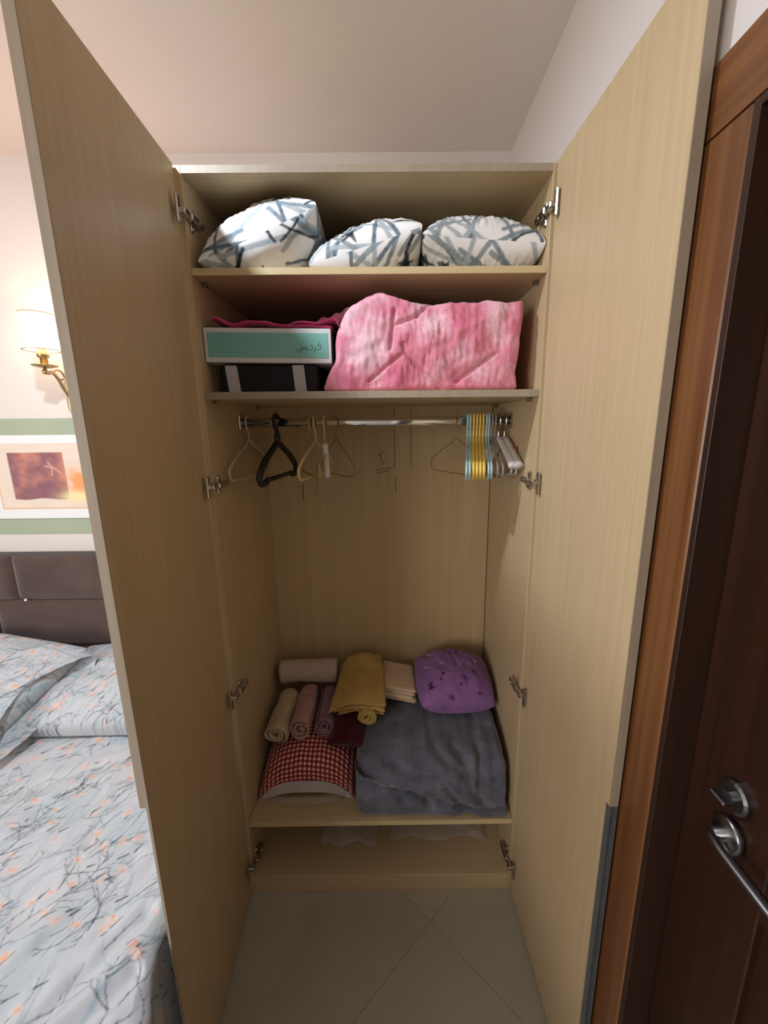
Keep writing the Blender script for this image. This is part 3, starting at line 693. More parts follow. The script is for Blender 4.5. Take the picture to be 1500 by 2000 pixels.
# rolled towels: a spiral band run along its axis
def rolled(label, name, p0, p1, R, mat, turns=2.6, th=.0075, seed=0, squash=1.0, group='rolled towels on the bottom shelf', cat='towel', ph=2.2, tail=0):
    p0, p1 = np.array(p0, float), np.array(p1, float); ax = p1-p0; L = np.linalg.norm(ax); ax /= L
    up = np.array([0, 0, 1.0]); sd_ = np.cross(ax, up); sd_ /= np.linalg.norm(sd_); up = np.cross(sd_, ax)
    a = np.linspace(0, turns*2*PI, int(turns*26)); r0 = R*.20; r = r0+(R-r0)*a/a[-1]
    r = r*(1+.05*np.sin(a*1.7+seed)+.03*np.sin(a*3.1+seed*2)); an = ph-a
    c = np.c_[r*np.cos(an), r*np.sin(an)*squash]; tn = np.gradient(c, axis=0); tn /= np.linalg.norm(tn, axis=1)[:, None]; nn = np.c_[-tn[:, 1], tn[:, 0]]
    tk = th*np.minimum(1, np.minimum(np.arange(len(a)), np.arange(len(a))[::-1])/3+.25)[:, None]
    loop = np.vstack([c+nn*tk/2, (c-nn*tk/2)[::-1]]); nl = len(loop); ns = 16; V = []
    for k in range(ns):
        t = k/(ns-1); b = .0022*np.array([math.sin(t*9+seed), math.cos(t*7+seed)]); q = loop*(1+.03*math.sin(t*6+seed))+b
        V.append(p0+ax*L*t+q[:, :1]*sd_+q[:, 1:]*up)
    V = np.vstack(V); V += .0012*np.stack([sn(V, 22, seed+i, 2) for i in range(3)], 1)
    jag = .004*np.sin(np.linspace(0, 40, nl)+seed); V[:nl] += ax*jag[:, None]
    F = [tuple(f) for f in gridF(ns, nl, wrap=True).tolist()]; h_ = len(c)
    for off in (0, (ns-1)*nl):
        for i in range(h_-1): F.append((off+i, off+i+1, off+nl-2-i, off+nl-1-i))
    o = mesh(name, V, F, mat, smooth=True); fix_normals(o); return tag(o, label, cat, group)
M['cream'] = fabric('cream_towelling', s2l((200, 182, 150)), s2l((182, 164, 132)), 30, .95, .3, .6, 260)
M['rose'] = fabric('rose_towelling', s2l((190, 150, 144)), s2l((170, 130, 126)), 30, .95, .3, .6, 260)
M['mauve'] = fabric('mauve_towelling', s2l((164, 126, 138)), s2l((142, 104, 118)), 30, .95, .3, .6, 260)
M['greyrose'] = fabric('pale_grey_rose_towelling', s2l((202, 182, 170)), s2l((184, 164, 154)), 30, .95, .3, .6, 260)
rolled('small cream towel rolled up beside the left wardrobe side', 'rolled_towel', (-.388, .150, .523), (-.385, .36, .533), .042, M['cream'], seed=1, ph=2.6)
rolled('small rose-pink towel rolled up between the cream and mauve rolls', 'rolled_towel', (-.297, .165, .530), (-.300, .37, .537), .044, M['rose'], turns=2.2, seed=4, ph=2.0)
rolled('small mauve towel roll next to the dark maroon cloth', 'rolled_towel', (-.212, .185, .523), (-.218, .38, .533), .038, M['mauve'], turns=2.8, seed=7, ph=1.2, th=.006)
rolled('larger pale towel rolled up crosswise on top of the three small rolls', 'rolled_towel', (-.425, .405, .624), (-.190, .412, .622), .047, M['greyrose'], turns=3.0, seed=9, ph=3.4, th=.010)
# maroon cloth
M['maroon'] = fabric('maroon_cloth', s2l((78, 14, 26)), s2l((56, 8, 18)), 20, .9, .3, .4)
n_ = 50; u, v, T_, B_ = cushion_pts(.066, .10, .050, n_, .34, .04); V = np.vstack([T_, B_]); V += .006*np.stack([sn(V, 14, 60+i, 3) for i in range(3)], 1); V = V @ rotm(12, 4, -4).T+np.array([-.118, .235, .513])
o = mesh('crumpled_cloth', V, np.vstack([gridF(n_, n_), gridF(n_, n_, off=n_*n_)[:, ::-1]]), M['maroon'], smooth=True); tag(o, 'dark maroon cloth bundled under the yellow one', 'cloth')
# mustard cloth: folded sheet over a rolled front end
M['mustard'] = fabric('mustard_cotton', s2l((194, 166, 100)), s2l((176, 148, 82)), 14, .85, .15, .2)
mu = thing('folded_sheet', 'mustard yellow cloth with a rolled front end on the maroon bundle', 'cloth', (-.11, .3, .56))
def f(u, v):
    x = (-.195+.215*u)*(1-v)+(-.152+.145*u)*v; y = .175+.02*u+.275*v; z = .612+.060*v+.022*np.sin(np.clip(u*1.15, 0, 1)*PI)*(1-.4*v)-.012*(1-u)*(1-v)-.030*np.clip((v-.9)/.1, 0, 1)**2
    return np.c_[x, y, z]
V, F = slab('m', f, 44, 44, .009, None, seed=71, amp=.003, freq=7); mesh('top_layer', V, F, M['mustard'], mu, smooth=True)
def f(u, v):
    x = -.175+.19*u; y = .185+.255*v; z = .600+.052*v+.018*np.sin(np.clip(u, 0, 1)*PI)*(1-.4*v)-.030*np.clip((v-.9)/.1, 0, 1)**2; return np.c_[x, y, z-.006]
V, F = slab('m2', f, 34, 34, .010, None, seed=73, amp=.003, freq=8); mesh('under_layer', V, F, M['mustard'], mu, smooth=True)
def f(u, v):
    x = -.160+.17*u; y = .195+.24*v; z = .583+.048*v+.014*np.sin(np.clip(u, 0, 1)*PI)-.030*np.clip((v-.9)/.1, 0, 1)**2; return np.c_[x, y, z-.006]
V, F = slab('m3', f, 30, 30, .016, None, seed=74, amp=.003, freq=8); mesh('under_layer', V, F, M['mustard'], mu, smooth=True)
ro = rolled('x', 'rolled_end', (-.054, .168, .572), (-.060, .40, .585), .037, M['mustard'], turns=2.4, seed=13, ph=1.0, th=.008, squash=.8)
for k in ('label', 'category', 'group'): del ro[k]
ro.parent = mu; ro.location = ro.location-mu.location
# white folded cloth: layers
M['linen'] = fabric('white_linen', s2l((214, 190, 160)), s2l((200, 176, 146)), 14, .85, .1, .15)
wl = thing('folded_linen', 'small stack of folded cream linen beside the mustard cloth', 'cloth', (.07, .36, .54))
for k in range(5):
    def f(u, v, k=k):
        x = .004+.128*u+.006*math.sin(k*2.1)-.010*v+.004*v*u; y = .292+.006*math.cos(k*1.7)+.165*v-.030*u; z = .566+.0115*k+.012*(1-u)*.5+.018*v*(1-.3*u); return np.c_[x, y, z]
    V, F = slab('l', f, 30, 24, .0108, None, seed=80+k, amp=.0014, freq=10); mesh('layer', V, F, M['linen'], wl, smooth=True)
# purple printed bag of bedding
def purple_col(a_, b_):
    """a_, b_: distances in metres across and up the bundle's cover"""
    Q = np.c_[a_, b_]; c = np.ones((len(Q), 3))*np.array(s2l((134, 94, 150))); r = np.random.RandomState(5); dk = np.array(s2l((46, 18, 56))); lt = np.array(s2l((186, 150, 192))); md = np.array(s2l((92, 48, 104)))
    c *= 1+.10*sn(Q, 6, 91, 2)[:, None]
    sprigs = [((.035, .085), dk, 6), ((.085, .125), dk, 2), ((.075, .102), dk, 1), ((.150, .088), dk, 1), ((.205, .135), dk, 3), ((.165, .115), md, 5), ((.105, .045), md, 4), ((.085, .185), lt, 3), ((.150, .170), lt, 3), ((.03, .16), lt, 3), ((.225, .185), lt, 3), ((.215, .05), md, 3), ((.05, .24), lt, 3), ((.16, .26), dk, 3)]
    for ctr, col, k_ in sprigs:
        for i in range(k_):
            an = 2.2-i*.8+r.normal(0, .25); d0 = np.array([math.cos(an), math.sin(an)])
            d_ = segdist(Q, np.array(ctr)+d0*.004, np.array(ctr)+d0*(.011+.004*r.rand())); k2 = np.clip((.0028-d_)/.0012+.5, 0, 1)[:, None]; c = c*(1-k2)+col*k2
    return c
M['purple'] = vcol('purple_printed_cotton', .6, .15, .15, 400)
n_ = 150; u, v, T_, B_ = cushion_pts(.150, .135, .092, n_, .40, .0)
for q in (T_, B_): q[:, 0], q[:, 1] = .150*u*np.sqrt(1-.17*v*v), .135*v*np.sqrt(1-.17*u*u)
g_ = T_.reshape(n_, n_, 3); al = np.r_[np.zeros((1, n_)), np.cumsum(np.linalg.norm(np.diff(g_, axis=0), axis=2), axis=0)].ravel(); pc = purple_col(T_[:, 0]+.14, al)
V = np.vstack([T_, B_])
V = V @ rotm(12, 3, 4).T+np.array([.285, .322, .622])
V[:, 2] += .006*sn(V[:, :2], 7, 93, 3)*np.r_[np.ones(n_*n_), np.zeros(n_*n_)]
for pl, dp in (([(.20, .45), (.28, .38), (.30, .30)], .008), ([(.30, .38), (.37, .33)], .006), ([(.16, .3), (.22, .33)], .006)):
    d_ = polydist(V[:, :2], pl); V[:n_*n_, 2] -= dp*np.exp(-(d_[:n_*n_]/.009)**2)
V[:, 0] = np.minimum(V[:, 0], .446); V[:, 1] = np.minimum(V[:, 1], D-.004); V[:, 2] = np.maximum(V[:, 2], .566-.10*np.clip(V[:, 1]-.36, 0, 1))
o = mesh('bedding_bundle', V, np.vstack([gridF(n_, n_), gridF(n_, n_, off=n_*n_)[:, ::-1]]), M['purple'], smooth=True, col=np.vstack([pc, pc])); tag(o, 'purple leaf-print bundle of bedding on the grey blanket', 'bedding')

# two crumpled clear bags lying on the wardrobe floor under the bottom shelf
def bag(label, x0, x1, y0, y1, h, seed):
    n_ = 46; u, v = np.meshgrid(np.linspace(-1, 1, n_), np.linspace(-1, 1, n_)); u, v = u.ravel(), v.ravel()
    e = np.clip((1-u*u)*(1-v*v), 0, 1)**.35; z = ZP+.001+h*e*(.75+.35*sn(np.c_[u, v], .8, seed, 3))+.010*np.abs(sn(np.c_[u, v], 2.2, seed+4, 3)); z = np.maximum(z, ZP+.0006)
    x = (x0+x1)/2+(x1-x0)/2*u*(1+.05*np.sin(v*5+seed)); y = (y0+y1)/2+(y1-y0)/2*v*(1+.06*np.sin(u*6+seed))
    o = mesh('plastic_bag', np.c_[x, y, z], gridF(n_, n_), M['film2'], smooth=True); tag(o, label, 'plastic bag', 'clear bags on the wardrobe floor'); return o
bag('crumpled clear plastic bag under the left half of the bottom shelf', -.24, -.02, .11, .40, .055, 3)
bag('flat clear plastic bag under the right half of the bottom shelf', .02, .40, .13, .42, .030, 8)
# ================================================================== hangers on the rail
PL = lambda nm, c, rough=.4: plain(nm, c, rough, var=.05, scale=20)
M['h_yellow'] = PL('yellow_plastic', s2l((236, 204, 96)))
M['h_blue'] = PL('pale_blue_plastic', s2l((176, 208, 214)))
M['h_black'] = PL('black_plastic', (.012, .011, .011), .45)
M['h_white'] = PL('white_plastic', (.62, .60, .58))
M['h_cream'] = PL('cream_plastic', s2l((218, 196, 140)))
M['h_beige'] = PL('beige_plastic', s2l((190, 160, 112)))
M['h_pale'] = PL('translucent_white_plastic', s2l((196, 184, 162)))
M['h_grey'] = PL('grey_plastic', s2l((150, 142, 132)))
M['h_wire'] = plain('bronze_wire', s2l((150, 118, 74)), .4, .3)
M['h_red'] = PL('red_plastic', s2l((150, 60, 40)))
ZR = 1.6535          # top of the rail
def hook_path(r=.0165, up=.0, neck=-.075):
    """over the rail (local y-z), down to the neck"""
    a = np.linspace(-.35*PI, PI, 16)   # from the open end over the top to the neck side
    arc = [(0, -math.cos(t)*r*-1*-1, math.sin(t)*r) for t in a]
    pts = [(0, -r*math.cos(t), -.0145+r*math.sin(t)) for t in np.linspace(PI*1.18, 0, 14)][::1]
    pts = [(0, r*math.cos(t), -.0145+(r+.0015)*math.sin(t)) for t in np.linspace(-.15*PI, PI, 14)]
    pts += [(0, -r*.92, -.030), (0, -r*.35, -.042), (0, 0, -.052), (0, 0, neck)]
    return crom(pts, 3)
def hanger(label, x, yaw, style, mat, group, half=.185, sh=-.118, bar=-.190, r=.0042, hookmat=None, roll=0):
    h = thing('hanger', label, 'hanger', (x, .25, ZR+(.0062 if style == 'chunky' else .0022)), math.radians(yaw), group)
    n0 = -.072
    hr = min(r, .0036)
    V, F = tube(hook_path(neck=n0-.004), hr if style != 'chunky' else .0065, hr if style != 'chunky' else .008, 8, ref=(1, 0, 0)); o = mesh('hook', V, F, hookmat or mat, h, local=True, smooth=True); fix_normals(o)
    if style in ('tube', 'wire'):
        pts = [(0, 0, n0), (0, -.03, n0-.018), (0, -half*.55, sh+.004), (0, -half*.93, sh-.030), (0, -half, sh-.050), (0, -half*.93, bar+.004), (0, -half*.8, bar), (0, 0, bar-.002), (0, half*.8, bar), (0, half*.93, bar+.004), (0, half, sh-.050), (0, half*.93, sh-.030), (0, half*.55, sh+.004), (0, .03, n0-.018)]
        V, F = tube(crom(pts, 6, closed=True), r, r, 8, ref=(1, 0, 0), closed=True); o = mesh('frame', V, F, mat, h, local=True, smooth=True); fix_normals(o)
    elif style == 'chunky':
        m = MB()
        m.tube(crom([(0, 0, n0+.012), (0, 0, n0-.012), (0, .0, n0-.026)], 5), .016, .009, 10, ref=(1, 0, 0))
        for s in (-1, 1):
            m.tube(crom([(0, 0, n0-.012), (0, s*half*.35, n0-.040), (0, s*half*.62, n0-.062), (0, s*half*.9, n0-.092), (0, s*half, n0-.118), (0, s*half*.9, n0-.134), (0, s*half*.68, n0-.132)], 6), [.013]*1+[.011]*11+[.0135]*13+[.0105]*12, .009, 10, ref=(1, 0, 0))
        m.build('frame', mat, h, local=True, smooth=True)
        m = MB().tube([(0, -half*.7, n0-.126), (0, 0, n0-.128), (0, half*.7, n0-.126)], .008, .006, 10, ref=(1, 0, 0)); m.build('trouser_bar', mat, h, local=True, smooth=True)
    elif style == 'paddle':
        m = MB()
        for s in (-1, 1):
            P = crom([(0, 0, n0-.002), (0, s*.03, n0-.012), (0, s*half*.5, n0-.038), (0, s*half*.85, n0-.068), (0, s*half, n0-.082)], 6); k = np.linspace(0, 1, len(P))
            m.tube(P, .007+.004*k, .010+.007*k, 12, ref=(1, 0, 0))
        m.build('shoulders', mat, h, local=True, smooth=True)
        m = MB().tube(crom([(0, -half*.86, n0-.07), (0, -half*.8, n0-.108), (0, 0, n0-.112), (0, half*.8, n0-.108), (0, half*.86, n0-.07)], 5), .003, .003, 8, ref=(1, 0, 0)); m.build('bar', mat, h, local=True, smooth=True)
    elif style == 'clip':
        m = MB().tube(crom([(0, 0, n0), (0, -.02, n0-.016), (0, -half*.8, n0-.05), (0, -half, n0-.072), (0, -half*.8, n0-.082), (0, half*.8, n0-.082), (0, half, n0-.072), (0, half*.8, n0-.05), (0, .02, n0-.016)], 5, closed=True), .003, .003, 8, ref=(1, 0, 0), closed=True); m.build('frame', mat, h, local=True, smooth=True)
        m = MB().tube(crom([(0, -half*.62, n0-.012), (.002, -half*.66, n0-.05), (.003, -half*.7, n0-.118)], 5), .011, .0095, 10, ref=(1, 0, 0)); m.build('clip', M['h_white'], h, local=True, smooth=True)
    return h
GL, GR = 'hangers at the left end of the rail', 'hangers at the right end of the rail'
hanger('thin white plastic hanger nearest the left end of the rail', -.425, -3, 'tube', M['h_pale'], GL, half=.17, r=.0040)
hanger('chunky black plastic hanger on the rail', -.330, -6, 'chunky', M['h_black'], GL, half=.165)
hanger('beige plastic hanger just right of the black one', -.226, 24, 'tube', M['h_beige'], GL, half=.13, r=.0036)
hanger('cream-yellow plastic hanger, second right of the black one', -.203, -8, 'tube', M['h_cream'], GL, half=.175, r=.0046)
hanger('hanger with a broad white clip hanging from its front arm', -.174, 10, 'clip', M['h_cream'], GL, half=.15)
hanger('thin clear wire hanger, rightmost of the left bunch', -.135, 32, 'wire', M['h_wire'], GL, half=.13, r=.0016)
hanger('thin bronze wire hanger, leftmost of the right bunch', .270, 30, 'wire', M['h_wire'], GR, half=.15, r=.0017)
for k, (x, y_) in enumerate(((.304, -10), (.3135, -10))):
    hanger(('first', 'second')[k]+' pale blue hanger from the left in the right bunch', x, y_, 'tube', M['h_blue'], GR, half=.188, r=.0036)
for k in range(4):
    hanger(('leftmost', 'second from the left', 'third from the left', 'rightmost')[k]+' of the four yellow plastic hangers', .3245+.0105*k, -10, 'tube', M['h_yellow'], GR, half=.182, r=.0046, bar=-.188)
for k in range(2):
    hanger(('nearer', 'farther')[k]+' of two pale blue hangers just right of the yellow ones', .3665+.0085*k, -9, 'tube', M['h_blue'], GR, half=.180, r=.0034)
for k in range(2):
    hanger(('first', 'second')[k]+' thin grey hanger left of the white padded hangers', .385+.010*k, -6+k*2, 'tube', M['h_grey'], GR, half=.172, r=.0028)
hanger('white broad-shouldered hanger, left of the two at the rail end', .408, 3, 'paddle', M['h_white'], GR, half=.165, hookmat=M['nickel'])
h = hanger('white broad-shouldered hanger closest to the right rail end', .428, 1, 'paddle', M['h_white'], GR, half=.165, hookmat=M['nickel'])
m = MB(); m.box(.006, .014, -.095, -.065, -.128, -.098, .002); m.build('size_tag', M['h_red'], h, local=True)

# ================================================================== wall lamp and print on the back wall
sx = -1.258
sc = thing('wall_lamp', 'lit brass wall lamp with white fabric shade above the bed', 'lamp', (sx, YB, 1.70))
n = N('lit_lampshade'); e = n.new('ShaderNodeEmission'); e.inputs[0].default_value = (1, .78, .54, 1); e.inputs[1].default_value = 1.7
t = n.new('ShaderNodeBsdfTranslucent'); t.inputs[0].default_value = (.9, .85, .78, 1); ad = n.new('ShaderNodeAddShader'); n.link(e.outputs[0], ad.inputs[0]); n.link(t.outputs[0], ad.inputs[1]); n.link(ad.outputs[0], n.out.inputs[0]); M['shade'] = n.m
M['shadetrim'] = plain('shade_trim', s2l((170, 130, 90)), .7)
sy, sz0, sz1 = .500, 1.913, 2.040
sh = MB(); a = np.arange(40)/40*2*PI; rb_, rt_ = .057, .050
V = np.vstack([np.c_[sx+r_*np.cos(a), sy+r_*np.sin(a), np.full(40, z)] for r_, z in ((rb_, sz0), (rb_*.6+rt_*.4, sz0*.6+sz1*.4), (rt_, sz1), (rt_-.001, sz1), (rb_-.001, sz0))]); F = np.vstack([gridF(5, 40, wrap=True)])
shade = mesh('shade', V, F, M['shade'], sc, smooth=True)
for r_, z in ((rb_, sz0), (rt_, sz1)): m = MB().tube([(sx+(r_+.0005)*math.cos(t_), sy+(r_+.0005)*math.sin(t_), z) for t_ in a], .0028, .0016, 6, ref=(0, 0, 1), closed=True); m.build('shade_trim', M['shadetrim'], shade)
MB().lathe([(0, 1.858), (.012, 1.858), (.012, 1.885), (.019, 1.889), (.019, 1.903), (.015, 1.908), (.013, 1.935), (0, 1.935)], (sx, sy, 0), 'Z', 20).build('socket', M['brass'], sc, smooth=True)
MB().lathe([(0, 1.850), (.020, 1.851), (.040, 1.857), (.042, 1.860), (.038, 1.861), (.012, 1.858), (0, 1.858)], (sx, sy, 0), 'Z', 28).build('drip_dish', M['brass'], sc, smooth=True)
ar = MB().tube(crom([(sx, sy, 1.852), (sx, sy-.004, 1.838), (sx, sy+.008, 1.832), (sx, sy+.03, 1.836), (sx, sy+.055, 1.815), (sx, sy+.078, 1.775), (sx, sy+.10, 1.752), (sx, YB-.010, 1.745)], 6), .0062, .0062, 10, ref=(1, 0, 0))
ar.tube(crom([(sx, sy+.03, 1.838), (sx, sy+.055, 1.850), (sx, sy+.08, 1.842), (sx, sy+.085, 1.820), (sx, sy+.068, 1.815)], 6), .004, .004, 8, ref=(1, 0, 0)); ar.lathe([(0, -.010), (.008, -.006), (.010, 0), (.008, .006), (0, .010)], (sx, sy-.004, 1.836), 'Z', 12); ar.build('arm', M['brass'], sc, smooth=True)
bpn = N('back_plate_enamel'); bpn.set((.72, .62, .48), .3); M['plate'] = bpn.m
pl = MB(); o_ = [(sx+.022*math.cos(t_), (1.80 if math.sin(t_) > 0 else 1.712)+.020*math.sin(t_)) for t_ in np.arange(28)/28*2*PI]
pl.add([(x, YB-.010, z) for x, z in o_]+[(x, YB-.0005, z) for x, z in o_], [tuple(range(28))]+[(i, (i+1) % 28, 28+(i+1) % 28, 28+i) for i in range(28)]); pt_ = pl.build('back_plate', M['plate'], sc)
MB().tube([(x, YB-.008, z) for x, z in o_], .004, .004, 6, ref=(0, 1, 0), closed=True).build('plate_rim', M['brass'], pt_)
MB().lathe([(0, -.003), (.004, -.002), (.0045, 0), (0, 0)], (sx, YB-.010, 1.728), 'Y', 10).build('screw', M['darkmetal'], pt_)
MB().lathe([(0, 1.935), (.010, 1.938), (.022, 1.965), (.024, 1.985), (.016, 2.005), (0, 2.012)], (sx, sy, 0), 'Z', 16).build('bulb', M['shade'], sc, smooth=True)
lamp('wall_lamp_light', 'POINT', (sx, sy, 2.004), 3.6, (1, .48, .26), shadow_soft_size=.02)

# abstract print on the wall between the green bands
nx_, nz_ = 150, 90; X0, X1, Z0_, Z1_ = -1.638, -.62, 1.286, 1.566
x, z = np.meshgrid(np.linspace(X0, X1, nx_*2), np.linspace(Z0_, Z1_, nz_*2)); x, z = x.ravel(), z.ravel(); P = np.c_[x, z]
col = np.ones((len(x), 3))*np.array(s2l((226, 210, 196))); col *= (1+.04*sn(P, 9, 1, 3, aniso=(.5, 3)))[:, None]
inn = np.clip(np.minimum.reduce([x+1.576, -1.342-x, z-1.329+.003*np.sin(x*40), 1.528-z])/.004+.5, 0, 1)[:, None]
warm = np.clip(.22+.6*sn(P, 5, 7, 3)+2.4*(z-1.45)+1.6*(x+1.46), 0, 1)[:, None]; sq = np.array(s2l((140, 98, 106)))*(1-warm)+np.array(s2l((204, 140, 120)))*warm
sq = sq*(1+.10*sn(P, 14, 9, 3)[:, None]); col = col*(1-inn)+sq*inn
fl_ = np.exp(-(((x+1.295)/.045)**2+((z-1.395)/.055)**2))*(1+.5*sn(P, 12, 13, 2)); fl_ = np.clip(fl_*1.3, 0, 1)[:, None]; col = col*(1-fl_)+(np.array(s2l((232, 158, 104)))*(1-.0)+0)*fl_
yl = np.clip(np.exp(-(((x+1.315)/.06)**2+((z-1.338)/.024)**2))*1.2, 0, 1)[:, None]; col = col*(1-yl)+np.array(s2l((236, 220, 170)))*yl
for pl_ in ([(-1.410, 1.49), (-1.395, 1.46), (-1.402, 1.43)], [(-1.425, 1.47), (-1.385, 1.462), (-1.365, 1.44)]):
    k_ = np.clip((.003-polydist(P, pl_))/.002+.5, 0, 1)[:, None]*.6; col = col*(1-k_)+np.array(s2l((222, 180, 170)))*k_
bd = np.clip((.006-np.minimum(x-X0, z-Z0_))/.002, 0, 1)[:, None]; col = col*(1-bd)+np.array(s2l((226, 178, 132)))*bd
wa = thing('wall_print', 'abstract plum and orange print on the wall above the bed', 'picture', ((X0+X1)/2, YB, 1.27))
M['print'] = vcol('printed_paper', .7, 0, .03); M['mount'] = plain('white_mount', (.78, .79, .80), .7, var=.01)
MB().box(-2.1, -.60, YB-.008, YB-.0004, 1.2425, 1.6005, .001).build('mount', M['mount'], wa)
mesh('print', np.c_[x, np.full(len(x), YB-.0088), z], gridF(nz_*2, nx_*2), M['print'], wa, col=col)

# ================================================================== bed
BX = -.497; BZ = .545
M['suede'] = fabric('brown_suede', s2l((84, 66, 60)), s2l((66, 50, 46)), 7, .95, .5, .25, 200)
M['suede_d'] = fabric('brown_suede_seam', (.035, .024, .020), None, 7)
bd = thing('bed', 'double bed with brown suede headboard behind the open left door', 'bed', (-1.35, -.4, 0))
hb = MB().box(-2.20, -.500, .548, YB-.002, .05, 1.092, .006).build('headboard', M['suede_d'], bd)
def pad(x0, x1, z0, z1, th=.02, seed=0):
    n1, n2 = max(8, int((x1-x0)/.012)), max(8, int((z1-z0)/.012)); u, v = np.meshgrid(np.linspace(0, 1, n1), np.linspace(0, 1, n2)); u, v = u.ravel(), v.ravel()
    ex = np.minimum(u, 1-u)*(x1-x0); ez = np.minimum(v, 1-v)*(z1-z0); e = np.clip(1-np.exp(-np.minimum(ex, ez)/.012), 0, 1)
    P = np.c_[x0+(x1-x0)*u, .549-th*e, z0+(z1-z0)*v]; P[:, 1] += .0012*sn(P, 6, seed, 2)*e; mesh('pad', P, gridF(n2, n1), M['suede'], hb, smooth=True)
g = .001
for k, (a_, b_) in enumerate(((-2.195, -1.592), (-1.592, -1.04), (-1.04, -.502))): pad(a_+g, b_-g, .894, 1.094, seed=k)
for k, (a_, b_) in enumerate(((-2.195, -1.70), (-1.70, -.95), (-.95, -.502))): pad(a_+g, b_-g, .672, .894, seed=k+5)
for k, (a_, b_) in enumerate(((-2.195, -1.60), (-1.60, -1.04), (-1.04, -.502))): pad(a_+g, b_-g, .30, .672, seed=k+9)
MB().lathe([(0, -.006), (.005, -.004), (.006, 0), (0, 0)], (-1.548, .530, .899), 'Y', 12).build('button', M['mount'], hb)
MB().box(-2.18, -.54, -1.46, .545, .05, .30, .01).build('base', M['suede'], bd)
MB().box(-2.15, BX-.03, -1.44, .54, .30, BZ-.012, .03).build('mattress', M['whitecloth'], bd)
# printed sheet draped over the mattress
M['blossom'] = vcol('blossom_print_cotton', .85, .1, .08, 900)
RS = blossom_print(17, 2.0, 1.6, .0016)
xf = np.arange(-1.62, BX, .0023); tail = np.linspace(0, .46, 150)
ys = np.r_[np.arange(-1.46, -.70, .03), np.arange(-.70, .22, .0023), np.arange(.22, .535, .02)]
ss = np.r_[np.arange(-2.17, -1.62, .03), xf, BX+tail]
S, Y = np.meshgrid(ss, ys); shp = S.shape; S, Y = S.ravel(), Y.ravel()
over = np.clip(S-BX, 0, None); rr = .035; ang = np.clip(over/rr, 0, PI/2)
bul = .046*np.clip((-.475-Y)/.10, 0, 1)
X_ = np.where(over > 0, BX+rr*np.sin(ang), S); Z_ = np.where(over > 0, BZ-rr*(1-np.cos(ang))-np.clip(over-rr*PI/2, 0, None), BZ)
hang = np.clip((over-rr*.5)/.10, 0, 1)
X_ = X_-.010*hang+bul*np.clip((S-BX+.10)/.10, 0, 1)+hang*np.where(Y < -.48, .014, .002)*np.sin(Y*38+.5*np.sin(Y*17))*np.clip((-.47-Y)/.04, .1, 1)
P = np.c_[S, Y]
fl2 = np.clip(1-over/.02, 0, 1)
Z_ = Z_+fl2*(.0035*sn(P, 2.6, 3, 3)+.0022*sn(P, 11, 5, 2, aniso=(1, .35)))+fl2*(-.006*np.exp(-((Y-.150-.006*np.sin(S*9))/.008)**2))
for pl_, dp, wd in (([(-.86, -.66), (-.72, -.5), (-.62, -.3)], .006, .016), ([(-.70, -.70), (-.60, -.56), (-.52, -.42)], .010, .015), ([(-1.3, -.2), (-1.0, -.05), (-.8, .05)], .004, .02), ([(-.62, -.72), (-.56, -.60), (-.5, -.52)], .012, .014)):
    Z_ = Z_-fl2*dp*np.exp(-(polydist(P, pl_)/wd)**2)+fl2*dp*.6*np.exp(-((polydist(P, pl_)-wd*2)/wd)**2)
Z_ = np.maximum(Z_, .06)
col = RS.sample(S+2.0, np.clip(Y+.95, 0, 1.59))
o = mesh('bed_sheet', np.c_[X_, Y, Z_], gridF(*shp), M['blossom'], smooth=True, col=col); tag(o, 'pale blue-white blossom-print sheet spread over the bed', 'bed sheet')
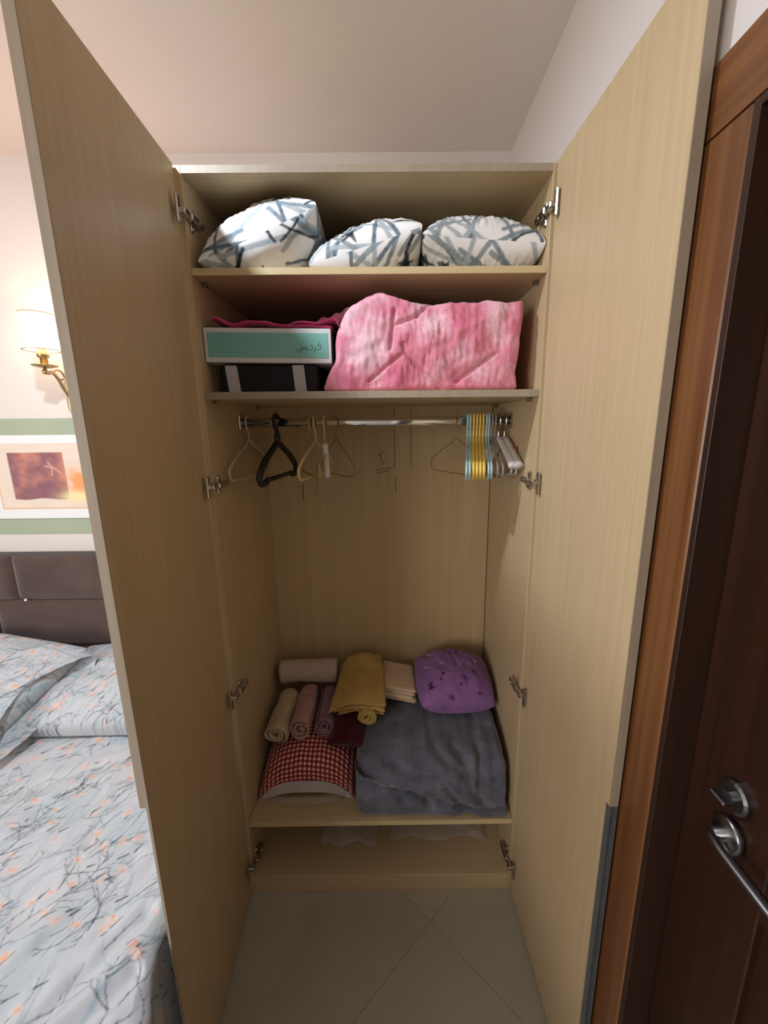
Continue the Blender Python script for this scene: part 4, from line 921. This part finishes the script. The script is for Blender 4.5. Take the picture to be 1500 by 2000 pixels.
# pillows
def bedpillow(label, a, b, h, c, rot, seed, pw=.34, lo=.0):
    n_ = 230; u, v, T_, B_ = cushion_pts(a, b, h, n_, pw, .03); V = np.vstack([T_, B_]); R1 = blossom_print(seed, 2*a+.1, 2*b+.15, .002, 1.1)
    V[:n_*n_, 2] += .004*sn(T_, 6, seed, 3)*np.clip((1-u*u)*(1-v*v)*5, 0, 1)+.003*sn(T_, 16, seed+2, 2, aniso=(1, .4, 1))*np.clip((1-u*u)*(1-v*v)*5, 0, 1)
    V = V @ rotm(*rot).T+np.array(c); V[:, 2] = np.maximum(V[:, 2], BZ+.010); V[:, 1] = np.minimum(V[:, 1], .524)
    cc = R1.sample(T_[:, 0]+a+.05, T_[:, 1]+b+.07); o = mesh('pillow', V, np.vstack([gridF(n_, n_), gridF(n_, n_, off=n_*n_)[:, ::-1]]), M['blossom'], smooth=True, col=np.vstack([cc, cc])); return tag(o, label, 'pillow', 'blossom-print pillows on the bed')
bedpillow('blossom-print pillow lying flat nearest the open wardrobe door', .350, .212, .092, (-.955, .318, BZ+.078), (13, 0, 0), 23)
a_, b_, c_, rt_ = .36, .225, np.array((-1.600, .270, BZ+.125)), rotm(20, 0, -15)
bp_ = bedpillow('blossom-print pillow with a gaping case end at the left edge', a_, b_, .085, c_, (20, 0, -15), 29, lo=.02)
# the open end of its case: two lips with a dark gap between
RP = blossom_print(31, .8, .7, .002, 1.1)
v2, t2 = np.meshgrid(np.linspace(-1, 1, 60), np.linspace(0, 1, 16)); v2, t2 = v2.ravel(), t2.ravel(); VV = []; CC = []
for sg, ln in ((1, .055), (-1, .10)):
    x_ = a_*.93+((.005+.10*np.abs(v2)**1.5) if sg > 0 else (ln+.01*np.sin(v2*4)))*t2; y_ = b_*v2*(.96-.05*t2); z_ = sg*(.050*(1-v2*v2)**.6*(.6+.4*np.sin(t2*PI*.5))+(.012*t2*np.clip(-v2, 0, 1) if sg > 0 else .004*t2))+.004*sn(np.c_[x_, y_], 9, 77+sg, 2)*t2
    VV.append(np.c_[x_, y_, z_] @ rt_.T+c_); CC.append(RP.sample(x_+.1, y_+.3))
V = np.vstack(VV); V[:, 2] = np.maximum(V[:, 2], BZ+.012)
mesh('case_end', V, np.vstack([gridF(16, 60), gridF(16, 60, off=960)]), M['blossom'], bp_, smooth=True, col=np.vstack(CC))
